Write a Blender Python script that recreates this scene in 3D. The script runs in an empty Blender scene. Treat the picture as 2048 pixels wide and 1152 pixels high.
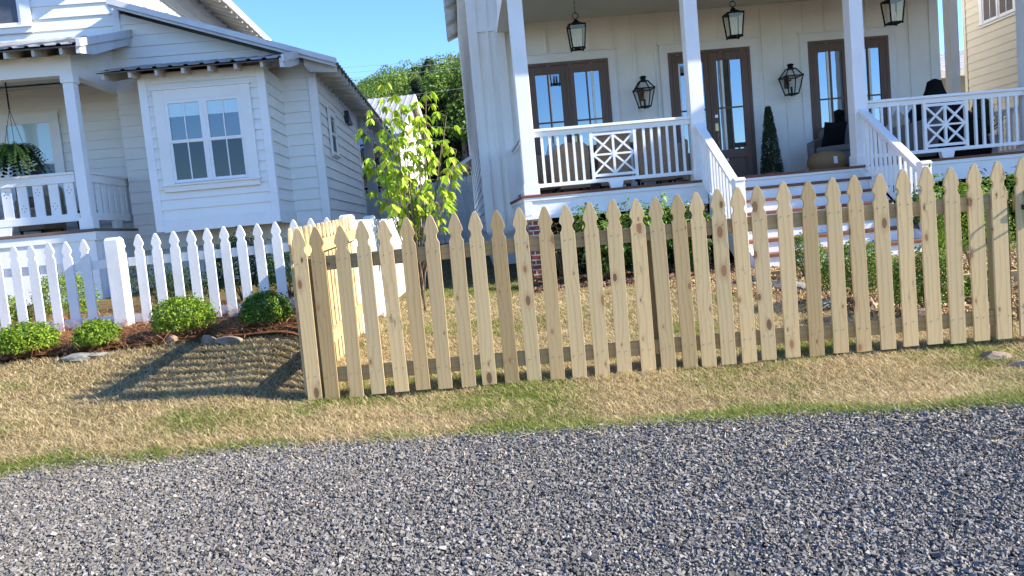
import bpy, bmesh, math, random
import numpy as np
from mathutils import Vector, Matrix
random.seed(7); rng = np.random.default_rng(7)
SC = bpy.context.scene; COL = SC.collection
rad = math.radians

# ------------------------------------------------------------------ camera, sky, sun, exposure
EYE = 1.08
PITCH, ROLL, FPX = rad(4.72), rad(5.27), 1550.0
fw = np.array([0, math.cos(PITCH), -math.sin(PITCH)])
r0 = np.array([1.0, 0, 0]); u0 = np.array([0, math.sin(PITCH), math.cos(PITCH)])
rt = math.cos(ROLL)*r0 - math.sin(ROLL)*u0
upv = math.sin(ROLL)*r0 + math.cos(ROLL)*u0
cam = bpy.data.cameras.new("camera"); cam_o = bpy.data.objects.new("camera", cam); COL.objects.link(cam_o)
cam.sensor_width = 36.0; cam.lens = FPX/2048*36.0; cam.clip_start = 0.05; cam.clip_end = 2000
M = Matrix.Identity(4)
for i in range(3):
    M[i][0] = rt[i]; M[i][1] = upv[i]; M[i][2] = -fw[i]
M[2][3] = EYE
cam_o.matrix_world = M
SC.camera = cam_o

SUN = Vector((1.0, -0.14, 0.58)).normalized()          # towards the sun
world = bpy.data.worlds.new("World"); SC.world = world; world.use_nodes = True
wn = world.node_tree.nodes; wl = world.node_tree.links; wn.clear()
sky = wn.new("ShaderNodeTexSky"); sky.sky_type = 'NISHITA'; sky.sun_disc = False
sky.sun_elevation = math.asin(SUN.z); sky.sun_rotation = math.atan2(SUN.x, SUN.y)
sky.air_density = 1.0; sky.dust_density = 0.0; sky.ozone_density = 7.5
bg = wn.new("ShaderNodeBackground"); bg.inputs[1].default_value = 0.118
wo = wn.new("ShaderNodeOutputWorld")
hs = wn.new("ShaderNodeHueSaturation"); hs.inputs['Saturation'].default_value = 1.05; hs.inputs['Hue'].default_value = .506
wl.new(sky.outputs[0], hs.inputs['Color']); wl.new(hs.outputs[0], bg.inputs[0]); wl.new(bg.outputs[0], wo.inputs[0])
sl = bpy.data.lights.new("sun", 'SUN'); sl.energy = 4.3; sl.angle = rad(0.53); sl.color = (1.0, 0.90, 0.74)
so = bpy.data.objects.new("sun", sl); COL.objects.link(so); so.location = (40, -5, 25)
so.rotation_euler = SUN.to_track_quat('Z', 'Y').to_euler()
SC.view_settings.view_transform = 'Standard'; SC.view_settings.look = 'None'
SC.view_settings.gamma = 1.0; SC.view_settings.exposure = 1.68
SC.cycles.max_bounces = 7; SC.cycles.diffuse_bounces = 4; SC.cycles.transparent_max_bounces = 8
SC.cycles.caustics_reflective = False; SC.cycles.caustics_refractive = False

# ------------------------------------------------------------------ helpers
def ray(px, py):
    r = fw + rt*(px-1024)/FPX - upv*(py-576)/FPX
    return r[0]/r[1], r[2]/r[1]
def at(px, py, Y):
    a, b = ray(px, py); return Vector((a*Y, Y, EYE+b*Y))

class Node:
    """small wrapper to write materials quickly"""
    def __init__(s, name):
        s.m = bpy.data.materials.new(name); s.m.use_nodes = True
        s.t = s.m.node_tree; s.n = s.t.nodes; s.n.clear()
        s.out = s.n.new("ShaderNodeOutputMaterial")
    def add(s, typ, **kw):
        nd = s.n.new(typ)
        for k, v in kw.items(): setattr(nd, k, v)
        return nd
    def ln(s, a, b): s.t.links.new(a, b)
    def coord(s, kind='Object', scale=(1, 1, 1), rand=False):
        tc = s.add("ShaderNodeTexCoord"); mp = s.add("ShaderNodeMapping")
        mp.inputs['Scale'].default_value = scale
        src = tc.outputs[kind]
        if rand:
            oi = s.add("ShaderNodeObjectInfo")
            ml = s.add("ShaderNodeMath", operation='MULTIPLY'); ml.inputs[1].default_value = 57.0
            s.ln(oi.outputs['Random'], ml.inputs[0])
            va = s.add("ShaderNodeVectorMath", operation='ADD')
            s.ln(src, va.inputs[0]); s.ln(ml.outputs[0], va.inputs[1]); src = va.outputs[0]
        s.ln(src, mp.inputs['Vector']); return mp.outputs[0]
    def noise(s, vec, scale, detail=4, rough=0.6):
        nd = s.add("ShaderNodeTexNoise"); nd.inputs['Scale'].default_value = scale
        nd.inputs['Detail'].default_value = detail; nd.inputs['Roughness'].default_value = rough
        s.ln(vec, nd.inputs['Vector']); return nd
    def ramp(s, fac, stops, interp='LINEAR'):
        r = s.add("ShaderNodeValToRGB"); cr = r.color_ramp; cr.interpolation = interp
        while len(cr.elements) < len(stops): cr.elements.new(0.5)
        for e, (p, c) in zip(cr.elements, stops): e.position = p; e.color = (*c, 1) if len(c) == 3 else c
        s.ln(fac, r.inputs[0]); return r.outputs[0]
    def mix(s, fac, a, b, mode='MIX'):
        m = s.add("ShaderNodeMix", data_type='RGBA', blend_type=mode)
        for sock, v in ((m.inputs[0], fac), (m.inputs[6], a), (m.inputs[7], b)):
            if hasattr(v, 'default_value') or hasattr(v, 'is_linked'): s.ln(v, sock)
            elif isinstance(v, (int, float)): sock.default_value = v
            else: sock.default_value = (*v, 1)
        return m.outputs[2]
    def math(s, op, a, b=0.0):
        m = s.add("ShaderNodeMath", operation=op)
        for sock, v in ((m.inputs[0], a), (m.inputs[1], b)):
            if isinstance(v, (int, float)): sock.default_value = v
            else: s.ln(v, sock)
        return m.outputs[0]
    def bsdf(s, color, rough=0.6, spec=0.3, metal=0.0, bump=None, bstr=0.3, bdist=0.01):
        b = s.add("ShaderNodeBsdfPrincipled")
        if hasattr(color, 'is_linked'): s.ln(color, b.inputs['Base Color'])
        else: b.inputs['Base Color'].default_value = (*color, 1)
        if hasattr(rough, 'is_linked'): s.ln(rough, b.inputs['Roughness'])
        else: b.inputs['Roughness'].default_value = rough
        b.inputs['Specular IOR Level'].default_value = spec; b.inputs['Metallic'].default_value = metal
        if bump is not None:
            bp = s.add("ShaderNodeBump"); bp.inputs['Strength'].default_value = bstr; bp.inputs['Distance'].default_value = bdist
            s.ln(bump, bp.inputs['Height']); s.ln(bp.outputs[0], b.inputs['Normal'])
        s.ln(b.outputs[0], s.out.inputs[0]); s.b = b
        return b

def paint(name, c, rough=0.55, grime=0.06, spec=0.3, bump=0.25):
    m = Node(name); v = m.coord('Object', rand=True)
    n = m.noise(v, 2.3, 5); n2 = m.noise(v, 45, 3)
    dk = tuple(x*(1-grime*2.2) for x in c); lt = tuple(min(1, x*(1+grime*.4)) for x in c)
    col = m.ramp(n.outputs[0], [(0.25, dk), (0.55, c), (0.8, lt)])
    m.bsdf(col, rough, spec, bump=n2.outputs[0], bstr=bump, bdist=0.002); return m.m
def plain(name, c, rough=0.6, spec=0.3, metal=0.0, var=0.15, scale=12):
    m = Node(name); v = m.coord('Object', rand=True); n = m.noise(v, scale, 4)
    col = m.ramp(n.outputs[0], [(0.3, tuple(x*(1-var) for x in c)), (0.7, tuple(min(1, x*(1+var)) for x in c))])
    m.bsdf(col, rough, spec, metal, bump=n.outputs[0], bstr=0.15, bdist=0.004); return m.m
def wood(name, base, dark, knots=True, axis='z', gscale=34, tone=0.16, rough=0.7):
    """sawn softwood, grain along one axis, with knots and pith streaks; every piece differs"""
    m = Node(name)
    sc = {'z': (1, 1, .085), 'x': (.085, 1, 1), 'y': (1, .085, 1)}[axis]
    v = m.coord('Object', sc, rand=True)
    oi = m.add("ShaderNodeObjectInfo")
    # knots: cells laid out on the face of the board
    rw = m.coord('Object', (1, 1, 1), rand=True); sx = m.add("ShaderNodeSeparateXYZ"); m.ln(rw, sx.inputs[0])
    ia, ib = {'z': (0, 2), 'x': (2, 0), 'y': (2, 1)}[axis]
    cb = m.add("ShaderNodeCombineXYZ"); m.ln(m.math('MULTIPLY', sx.outputs[ia], 9.0), cb.inputs[0]); m.ln(m.math('MULTIPLY', sx.outputs[ib], 4.2), cb.inputs[1])
    vo = m.add("ShaderNodeTexVoronoi"); vo.voronoi_dimensions = '2D'; vo.feature = 'F1'; vo.inputs['Scale'].default_value = 1.0
    m.ln(cb.outputs[0], vo.inputs['Vector']); kd = vo.outputs['Distance']
    sp = m.add("ShaderNodeSeparateColor"); m.ln(vo.outputs['Color'], sp.inputs[0])
    sel = m.math('GREATER_THAN', sp.outputs[0], .50 if knots else 2.0)
    near = m.math('MULTIPLY', m.math('DIVIDE', .05, m.math('ADD', kd, .06)), sel)
    warp = m.noise(v, 4.0, 2, .5)
    vw = m.add("ShaderNodeVectorMath", operation='MULTIPLY_ADD')
    m.ln(warp.outputs[1], vw.inputs[0]); vw.inputs[1].default_value = (.10, .10, .10); m.ln(v, vw.inputs[2])
    wv = m.add("ShaderNodeTexWave"); wv.wave_type = 'BANDS'; wv.bands_direction = 'X' if axis == 'z' else 'Z'; wv.wave_profile = 'SAW'
    wv.inputs['Scale'].default_value = gscale*.30; wv.inputs['Distortion'].default_value = 4.5
    wv.inputs['Detail'].default_value = 2; wv.inputs['Detail Scale'].default_value = .9
    m.ln(vw.outputs[0], wv.inputs['Vector']); m.ln(m.math('MULTIPLY', near, 14.0), wv.inputs['Phase Offset'])
    fine = m.noise(v, gscale*5, 3)
    broad = m.noise(v, 9, 3)
    g = m.math('ADD', m.math('ADD', m.math('MULTIPLY', m.math('POWER', wv.outputs[0], 3.0), -.42), m.math('MULTIPLY', fine.outputs[0], .35)), m.math('ADD', m.math('MULTIPLY', broad.outputs[0], .55), .12))
    mid = tuple(b_*.55+d*.45 for b_, d in zip(base, dark))
    col = m.ramp(g, [(0.08, mid), (0.48, base), (0.85, tuple(min(1, x*1.10) for x in base))])
    tn = m.ramp(oi.outputs['Random'], [(0, (1-tone, 1-tone*1.15, 1-tone*1.4)), (.5, (1, 1, 1)), (1, (1+tone*.35, 1+tone*.3, 1+tone*.2))])
    col = m.mix(1.0, col, tn, 'MULTIPLY')
    st = m.noise(v, 6.5, 4); col = m.mix(m.ramp(st.outputs[0], [(.58, (0, 0, 0)), (.78, (.55, .55, .55))]), col, tuple(d*1.5 for d in dark))
    if knots:
        sz = m.math('ADD', m.math('MULTIPLY', m.math('MULTIPLY', sp.outputs[1], sp.outputs[1]), .115), .038)
        halo = m.math('MULTIPLY', m.math('SUBTRACT', 1.0, m.math('MINIMUM', m.math('DIVIDE', kd, m.math('MULTIPLY', sz, 2.6)), 1.0)), .75)
        core = m.math('LESS_THAN', kd, sz)
        col = m.mix(m.math('MULTIPLY', halo, sel), col, tuple(d*1.25 for d in dark))
        kc = m.mix(sp.outputs[2], (.36, .17, .08), (.10, .06, .035))
        col = m.mix(m.math('MULTIPLY', core, m.math('MULTIPLY', sel, .82)), col, kc)
        dt = m.noise(m.coord('Object', (1, 1, .35), rand=True), 9, 6, .75)
        dv = m.math('MULTIPLY', m.ramp(dt.outputs[0], [(.60, (0, 0, 0)), (.68, (.6, .6, .6))]), m.math('GREATER_THAN', oi.outputs['Random'], .62))
        col = m.mix(dv, col, (.12, .09, .065))
    m.bsdf(col, rough, .2, bump=g, bstr=.22, bdist=.003); return m.m
def attr_mat(name, rough=.7, spec=.2, transl=0.0, attr='col', bump=False):
    m = Node(name); a = m.add("ShaderNodeAttribute"); a.attribute_name = attr
    b = m.bsdf(a.outputs['Color'], rough, spec)
    if bump:
        n = m.noise(m.coord('Object'), 60, 4); bp = m.add("ShaderNodeBump"); bp.inputs['Strength'].default_value = .5
        bp.inputs['Distance'].default_value = .01; m.ln(n.outputs[0], bp.inputs['Height']); m.ln(bp.outputs[0], b.inputs['Normal'])
    if transl:
        t = m.add("ShaderNodeBsdfTranslucent"); hs = m.add("ShaderNodeHueSaturation"); hs.inputs['Value'].default_value = 1.25
        m.ln(a.outputs['Color'], hs.inputs['Color']); m.ln(hs.outputs[0], t.inputs[0])
        mx = m.add("ShaderNodeMixShader"); mx.inputs[0].default_value = transl
        m.ln(b.outputs[0], mx.inputs[1]); m.ln(t.outputs[0], mx.inputs[2]); m.ln(mx.outputs[0], m.out.inputs[0])
    return m.m
def glass(name, dark=(.012, .014, .016), refl=.34, tint=(.92, .97, 1), rough=.015):
    m = Node(name); n = m.noise(m.coord('Object', rand=True), 2.2, 2)
    d = m.add("ShaderNodeBsdfDiffuse"); d.inputs[0].default_value = (*dark, 1)
    g = m.add("ShaderNodeBsdfGlossy"); g.inputs['Roughness'].default_value = rough; g.inputs[0].default_value = (*tint, 1)
    bp = m.add("ShaderNodeBump"); bp.inputs['Strength'].default_value = .06; bp.inputs['Distance'].default_value = .01
    m.ln(n.outputs[0], bp.inputs['Height']); m.ln(bp.outputs[0], g.inputs['Normal'])
    lw = m.add("ShaderNodeFresnel"); lw.inputs[0].default_value = 1.5
    mx = m.add("ShaderNodeMixShader"); m.ln(m.math('ADD', lw.outputs[0], refl), mx.inputs[0])
    m.ln(d.outputs[0], mx.inputs[1]); m.ln(g.outputs[0], mx.inputs[2]); m.ln(mx.outputs[0], m.out.inputs[0]); return m.m
def brick_mat():
    m = Node("red_brick"); tc = m.add("ShaderNodeTexCoord"); sx = m.add("ShaderNodeSeparateXYZ"); m.ln(tc.outputs['Object'], sx.inputs[0])
    cb = m.add("ShaderNodeCombineXYZ"); m.ln(m.math('ADD', sx.outputs[0], sx.outputs[1]), cb.inputs[0]); m.ln(sx.outputs[2], cb.inputs[1])
    b = m.add("ShaderNodeTexBrick"); b.inputs['Scale'].default_value = 1.0
    b.inputs['Brick Width'].default_value = .205; b.inputs['Row Height'].default_value = .073; b.inputs['Mortar Size'].default_value = .009
    b.inputs['Color1'].default_value = (.36, .11, .06, 1); b.inputs['Color2'].default_value = (.22, .075, .05, 1); b.inputs['Mortar'].default_value = (.62, .58, .52, 1)
    m.ln(cb.outputs[0], b.inputs['Vector'])
    n = m.noise(tc.outputs['Object'], 30, 4)
    col = m.mix(.35, b.outputs[0], n.outputs[0], 'OVERLAY')
    m.bsdf(col, .85, .1, bump=b.outputs['Fac'], bstr=-.5, bdist=.008); return m.m
def wicker_mat(name, c1, c2):
    m = Node(name); tc = m.add("ShaderNodeTexCoord"); sx = m.add("ShaderNodeSeparateXYZ"); m.ln(tc.outputs['Object'], sx.inputs[0])
    cb = m.add("ShaderNodeCombineXYZ"); m.ln(m.math('ADD', sx.outputs[0], sx.outputs[1]), cb.inputs[0]); m.ln(sx.outputs[2], cb.inputs[1])
    b = m.add("ShaderNodeTexBrick"); b.inputs['Scale'].default_value = 1.0; b.offset = .5
    b.inputs['Brick Width'].default_value = .026; b.inputs['Row Height'].default_value = .012; b.inputs['Mortar Size'].default_value = .0022
    b.inputs['Color1'].default_value = (*c1, 1); b.inputs['Color2'].default_value = (*c2, 1); b.inputs['Mortar'].default_value = (.06, .045, .03, 1)
    m.ln(cb.outputs[0], b.inputs['Vector'])
    m.bsdf(b.outputs[0], .6, .3, bump=b.outputs['Fac'], bstr=-.8, bdist=.006); return m.m
def metal_roof(name, c=(.42, .43, .45)):
    m = Node(name); v = m.coord('Object'); n = m.noise(v, 1.5, 4)
    col = m.ramp(n.outputs[0], [(.3, tuple(x*.82 for x in c)), (.7, c)])
    m.bsdf(col, .38, .5, .75, bump=m.noise(v, 25, 2).outputs[0], bstr=.05); return m.m

MT = {}
MT['white'] = paint("white_paint", (.86, .845, .795), grime=.03)
MT['cottage'] = paint("cottage_white_paint", (.84, .825, .78), grime=.03)
MT['trim'] = paint("white_trim_paint", (.83, .83, .82), .45, .035)
MT['fencewhite'] = paint("white_fence_paint", (.72, .72, .70), .6, .10, bump=.6)
MT['cream'] = paint("cream_paint", (.74, .665, .51), .6, .03)
MT['stucco'] = paint("pale_stucco", (.66, .66, .645), .85, .1, .1, 1.0)
MT['ceil'] = paint("porch_ceiling_paint", (.60, .625, .55), .55, .03)
MT['tailwood'] = paint("rafter_paint", (.58, .54, .47), .7, .15)
MT['soffit'] = plain('shade_toned_soffit', (.16, .15, .14), .85, .1)  # colour darkened to stand in for shade between the rafters
MT['greywood'] = paint("grey_post_paint", (.40, .41, .42), .7, .12)
MT['pine'] = wood("new_pine_picket", (.60, .44, .23), (.29, .17, .075), tone=.30)
MT['railx'] = wood("new_pine_rail", (.43, .31, .15), (.22, .13, .055), True, 'x', 26, .15)
MT['raily'] = wood("new_pine_side_rail", (.50, .35, .17), (.24, .14, .06), True, 'y', 26, .1)
MT['post'] = wood("treated_pine_post", (.33, .29, .145), (.17, .13, .06), True, 'z', 26, .1)
MT['deck'] = wood("stained_deck_boards", (.20, .085, .05), (.10, .04, .025), False, 'x', 30, .1)
MT['doorwood'] = wood("weathered_brown_door", (.175, .12, .098), (.055, .037, .03), False, 'z', 22, .12, .55)
MT['brick'] = brick_mat()
MT['glass'] = glass("door_glass", refl=.30, tint=(.80, .92, 1.0))
MT['glassdark'] = glass("window_glass", dark=(.010, .012, .016), refl=.035)
MT['glassmid'] = glass("upper_window_glass", dark=(.03, .05, .075), refl=.14)
MT['blind'] = glass("blind_behind_glass", dark=(.50, .66, .66), refl=.10)
MT['screen'] = plain("dark_insect_screen", (.05, .052, .06), .5, .3)
MT['screenbrown'] = plain("brown_window_screen", (.125, .10, .095), .6, .3)
MT['slats'] = plain("dark_slat_blind", (.09, .10, .13), .5, .3)
MT['black'] = plain("black_metal", (.006, .006, .006), .6, .2)
MT['blackfab'] = plain("black_fabric", (.010, .010, .011), .9, .1)
MT['metal'] = metal_roof("corrugated_metal_roof")
MT['metalgrey'] = paint('grey_metal_roof', (.36, .37, .39), .4, .08)
MT['metalw'] = paint("pale_metal_roof", (.62, .63, .64), .4, .08)
MT['wicker'] = wicker_mat("brown_wicker", (.62, .46, .31), (.46, .34, .22))
MT['greyfab'] = plain("grey_woven_fabric", (.17, .165, .155), .9, .1, scale=60)
MT['rattan'] = plain("jute_weave", (.29, .185, .095), .85, .1, scale=70)
MT['whitefab'] = plain("white_fabric", (.74, .73, .70), .9, .1)
MT['bluefab'] = plain("navy_fabric", (.035, .05, .09), .9, .1)
MT['beigefab'] = plain("beige_fabric", (.42, .38, .32), .9, .1)
MT['redfab'] = plain("red_fabric", (.60, .03, .03), .8, .1)
MT['nail'] = plain('nail_head', (.16, .12, .09), .5, .4)
MT['brass'] = plain("aged_brass", (.55, .42, .20), .35, .5, .9)
MT['steel'] = plain("bright_hardware", (.65, .64, .6), .35, .5, .9)
MT['pot'] = plain("pale_clay_pot", (.46, .40, .37), .8, .2)
MT['candle'] = plain("candle_white", (.7, .66, .55), .5, .3)
MT['leaf'] = attr_mat("leaf", .48, .35, .30)
MT['blade'] = attr_mat("grass_blade", .65, .2, .22)
MT['straw'] = attr_mat("pine_needle", .7, .2)
MT['stone'] = attr_mat("crushed_stone", .75, .25)
MT['bark'] = plain("bark", (.16, .125, .09), .9, .1, var=.3, scale=30)
def rock_mat(name, c):
    m = Node(name); v = m.coord('Object', rand=True); n = m.noise(v, 9, 6, .7)
    col = m.ramp(n.outputs[0], [(.3, tuple(x*.5 for x in c)), (.5, c), (.7, tuple(min(1, x*1.35) for x in c))])
    m.bsdf(col, .85, .15, bump=n.outputs[0], bstr=.7, bdist=.02); return m.m
MT['rockg'] = rock_mat("grey_rock", (.19, .19, .175)); MT['rockb'] = rock_mat("brown_rock", (.26, .195, .145))

def rot_v(p, c, s): return (p[0]*c-p[1]*s, p[0]*s+p[1]*c, p[2])
class MB:
    def __init__(s): s.v = []; s.f = []
    def hexa(s, c8):
        i = len(s.v); s.v += [tuple(c) for c in c8]
        for q in ((0, 3, 2, 1), (4, 5, 6, 7), (0, 1, 5, 4), (1, 2, 6, 5), (2, 3, 7, 6), (3, 0, 4, 7)):
            s.f.append(tuple(i+k for k in q))
    def box(s, x0, x1, y0, y1, z0, z1):
        s.hexa([(x0, y0, z0), (x1, y0, z0), (x1, y1, z0), (x0, y1, z0), (x0, y0, z1), (x1, y0, z1), (x1, y1, z1), (x0, y1, z1)])
    def mbox(s, F, a0, a1, o0, o1, z0, z1):
        s.hexa([F(a0, o0, z0), F(a1, o0, z0), F(a1, o1, z0), F(a0, o1, z0), F(a0, o0, z1), F(a1, o0, z1), F(a1, o1, z1), F(a0, o1, z1)])
    def bar(s, p, q, w, h, upd=(0, 0, 1)):
        """rectangular bar from p to q, w wide sideways, h high"""
        p = Vector(p); q = Vector(q); d = (q-p).normalized(); sd = d.cross(Vector(upd))
        if sd.length < 1e-4: sd = Vector((1, 0, 0))
        sd.normalize(); u = sd.cross(d).normalized()
        a = sd*(w/2); b = u*(h/2)
        s.hexa([p-a-b, p+a-b, q+a-b, q-a-b, p-a+b, p+a+b, q+a+b, q-a+b])
    def prism(s, F, poly, o0, o1):
        """polygon in (a, z) extruded from o0 to o1"""
        n = len(poly); i = len(s.v)
        s.v += [tuple(F(a, o0, z)) for a, z in poly]+[tuple(F(a, o1, z)) for a, z in poly]
        s.f.append(tuple(range(i, i+n))); s.f.append(tuple(range(i+2*n-1, i+n-1, -1)))
        for k in range(n):
            k2 = (k+1) % n; s.f.append((i+k, i+n+k, i+n+k2, i+k2))
    def tube(s, pts, r, n=8, caps=True):
        pts = [Vector(p) for p in pts]; rs = r if isinstance(r, (list, tuple)) else [r]*len(pts)
        i0 = len(s.v); ref = Vector((0, 0, 1))
        for k, p in enumerate(pts):
            d = (pts[min(k+1, len(pts)-1)]-pts[max(k-1, 0)]).normalized()
            a = d.cross(ref); a = a.normalized() if a.length > .05 else d.cross(Vector((1, 0, 0))).normalized()
            b = d.cross(a)
            for j in range(n):
                t = 2*math.pi*j/n; s.v.append(tuple(p+(a*math.cos(t)+b*math.sin(t))*rs[k]))
        for k in range(len(pts)-1):
            for j in range(n):
                s.f.append((i0+k*n+j, i0+k*n+(j+1) % n, i0+(k+1)*n+(j+1) % n, i0+(k+1)*n+j))
        if caps:
            s.f.append(tuple(range(i0, i0+n))); e = i0+(len(pts)-1)*n; s.f.append(tuple(range(e+n-1, e-1, -1)))
    def lathe(s, prof, c=(0, 0, 0), n=20, sq=1.0):
        i0 = len(s.v)
        for r, z in prof:
            for j in range(n):
                t = 2*math.pi*j/n; s.v.append((c[0]+r*math.cos(t), c[1]+r*sq*math.sin(t), c[2]+z))
        for k in range(len(prof)-1):
            for j in range(n):
                s.f.append((i0+k*n+j, i0+k*n+(j+1) % n, i0+(k+1)*n+(j+1) % n, i0+(k+1)*n+j))
        s.f.append(tuple(range(i0+n-1, i0-1, -1))); e = i0+(len(prof)-1)*n; s.f.append(tuple(range(e, e+n)))
    def quad(s, a, b, c, d):
        i = len(s.v); s.v += [tuple(a), tuple(b), tuple(c), tuple(d)]; s.f.append((i, i+1, i+2, i+3))
    def build(s, name, mat, parent=None, bevel=0, smooth=False, loc=None, sub=0):
        me = bpy.data.meshes.new(name); me.from_pydata(s.v, [], s.f)
        bm = bmesh.new(); bm.from_mesh(me); bmesh.ops.recalc_face_normals(bm, faces=bm.faces); bm.to_mesh(me); bm.free()
        me.materials.append(mat)
        o = bpy.data.objects.new(name, me); COL.objects.link(o)
        if parent: o.parent = parent
        if loc is not None: o.location = loc
        if smooth:
            for p in me.polygons: p.use_smooth = True
        if bevel:
            b = o.modifiers.new("bevel", 'BEVEL'); b.width = bevel; b.segments = 2; b.limit_method = 'ANGLE'
        if sub:
            b = o.modifiers.new("smooth", 'SUBSURF'); b.levels = sub; b.render_levels = sub
        return o
def empty(name, label, cat, loc=(0, 0, 0), rz=0, group=None):
    o = bpy.data.objects.new(name, None); COL.objects.link(o); o.location = loc; o.rotation_euler = (0, 0, rz)
    o.empty_display_size = .1
    return tag(o, label, cat, group)
def tag(o, label, cat, group=None):
    o['label'] = label; o['category'] = cat
    if group: o['group'] = group
    return o
def kids(o): return [c for c in bpy.data.objects if c.parent is o]
def copy_tree(o, parent=None):
    c = o.copy(); COL.objects.link(c)
    if parent: c.parent = parent
    for ch in list(o.children): copy_tree(ch, c)
    return c
def np_mesh(name, V, polys, mat, cols=None, parent=None, smooth=False):
    """polys: list of (n_faces, k) index arrays"""
    me = bpy.data.meshes.new(name); V = np.asarray(V, np.float32)
    me.vertices.add(len(V)); me.vertices.foreach_set('co', V.ravel())
    loops = np.concatenate([p.ravel() for p in polys]).astype(np.int32)
    tot = np.concatenate([np.full(len(p), p.shape[1], np.int32) for p in polys])
    st = np.concatenate([[0], np.cumsum(tot)[:-1]]).astype(np.int32)
    me.loops.add(len(loops)); me.loops.foreach_set('vertex_index', loops)
    me.polygons.add(len(tot)); me.polygons.foreach_set('loop_start', st)
    me.update(calc_edges=True); me.validate()
    if cols is not None:
        a = me.attributes.new('col', 'FLOAT_COLOR', 'POINT')
        c4 = np.ones((len(V), 4), np.float32); c4[:, :3] = cols; a.data.foreach_set('color', c4.ravel())
    me.polygons.foreach_set('use_smooth', np.full(len(tot), bool(smooth)))
    me.materials.append(mat)
    o = bpy.data.objects.new(name, me); COL.objects.link(o)
    if parent: o.parent = parent
    return o
def vnoise(x, y, seed=0):
    """cheap smooth 2D value noise in 0..1"""
    x = np.asarray(x, float); y = np.asarray(y, float)
    xi = np.floor(x).astype(int); yi = np.floor(y).astype(int); xf = x-xi; yf = y-yi
    xf = xf*xf*(3-2*xf); yf = yf*yf*(3-2*yf)
    def h(a, b):
        n = (a*374761393+b*668265263+seed*982451653) & 0xffffffff
        n = ((n ^ (n >> 13))*1274126177) & 0xffffffff
        return ((n ^ (n >> 16)) & 0xffff)/65535.0
    return (h(xi, yi)*(1-xf)+h(xi+1, yi)*xf)*(1-yf)+(h(xi, yi+1)*(1-xf)+h(xi+1, yi+1)*xf)*yf
def fbm(x, y, seed=0, o=4):
    t = 0; a = .5; s = 0
    for k in range(o):
        t = t+a*vnoise(np.asarray(x)*2**k, np.asarray(y)*2**k, seed+k); s += a; a *= .5
    return t/s
def strips(P, D, S, L, Wd, bend, cols, name, mat):
    """bent blades: base P, direction D, side vector S, length, width, bend vector added at the tip"""
    n = len(P); L = L[:, None]; W2 = Wd[:, None]/2
    m = P+D*L*.55+bend*.3; t = P+D*L+bend
    V = np.stack([P-S*W2, P+S*W2, m+S*W2*.8, m-S*W2*.8, t], 1).reshape(-1, 3)
    i = np.arange(n)[:, None]*5
    q = i+np.array([[0, 1, 2, 3]]); tr = i+np.array([[3, 2, 4]])
    return np_mesh(name, V, [q, tr], mat, np.repeat(cols, 5, 0))

# ------------------------------------------------------------------ terrain
def sstep(a, b, x):
    t = np.clip((x-a)/(b-a), 0, 1); return t*t*(3-2*t)
EX = np.array([-12, -2.8, -1.2, -.07, 1.13, 2.35, 3.4, 12.0]); EYv = np.array([4.3, 4.02, 4.06, 3.94, 3.80, 3.58, 3.36, 2.6])
def road_edge(x): return np.interp(x, EX, EYv)+(fbm(np.asarray(x)*2.1, np.asarray(x)*0+3, 5)-.5)*.12
def ground_z(x, y):
    x = np.asarray(x, float); y = np.asarray(y, float)
    right = np.interp(y, [-60, 3.3, 4.0, 4.78, 7.1, 12, 22, 40, 70, 120, 250], [0, 0, .005, .085, .19, .2, .75, 1.2, 1.6, 2, 3])
    left = np.interp(y, [-60, 3.3, 4.0, 5.1, 6.2, 7.0, 8, 12, 22, 40, 70, 120, 250], [0, 0, .005, .18, .345, .44, .47, .5, .75, 1.2, 1.6, 2, 3])
    k = sstep(-1.85, -1.38, x)
    z = left*(1-k)+right*k
    b = (fbm(x*1.3, y*1.3, 11)-.5)*.05*sstep(3.9, 4.4, y)*(1-sstep(30, 60, y)*.5)
    return z+b
def gz(x, y): return float(ground_z(np.array([x]), np.array([y]))[0])
def sheet(name, xs, ys, zfun, mat, mask=None):
    X, Yg = np.meshgrid(xs, ys); Z = zfun(X, Yg)
    V = np.stack([X, Yg, Z], -1).reshape(-1, 3); nx = len(xs); ny = len(ys)
    i = (np.arange(ny-1)[:, None]*nx+np.arange(nx-1)[None]).ravel()
    q = np.stack([i, i+1, i+nx+1, i+nx], 1)
    if mask is not None:
        c = V[q].mean(1); q = q[mask(c[:, 0], c[:, 1])]
        used, inv = np.unique(q, return_inverse=True); V = V[used]; q = inv.reshape(-1, 4)
    return np_mesh(name, V, [q], mat, smooth=True)
def soil_mat(name, a, b, c, sc=7):
    m = Node(name); v = m.coord('Object'); n = m.noise(v, sc, 8, .7); n2 = m.noise(v, sc*14, 4, .7)
    f = m.math('ADD', m.math('MULTIPLY', n.outputs[0], .55), m.math('MULTIPLY', n2.outputs[0], .45))
    col = m.ramp(f, [(.35, a), (.5, b), (.66, c)])
    m.bsdf(col, .95, .05, bump=n2.outputs[0], bstr=.9, bdist=.03); return m.m
xs = np.concatenate([np.linspace(-300, -16, 24), np.arange(-14, 14, .12), np.linspace(16, 300, 24)])
ys = np.concatenate([np.linspace(-80, 1.5, 10), np.arange(1.7, 14, .12), np.linspace(14.5, 300, 40)])
g = sheet("ground", xs, ys, ground_z, soil_mat("lawn_soil", (.06, .045, .024), (.16, .12, .058), (.27, .205, .10))); g['kind'] = 'structure'
xr = np.arange(-14, 14.01, .08); yr = np.concatenate([np.linspace(-80, 1, 14), np.arange(1.1, 4.6, .06)])
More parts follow.
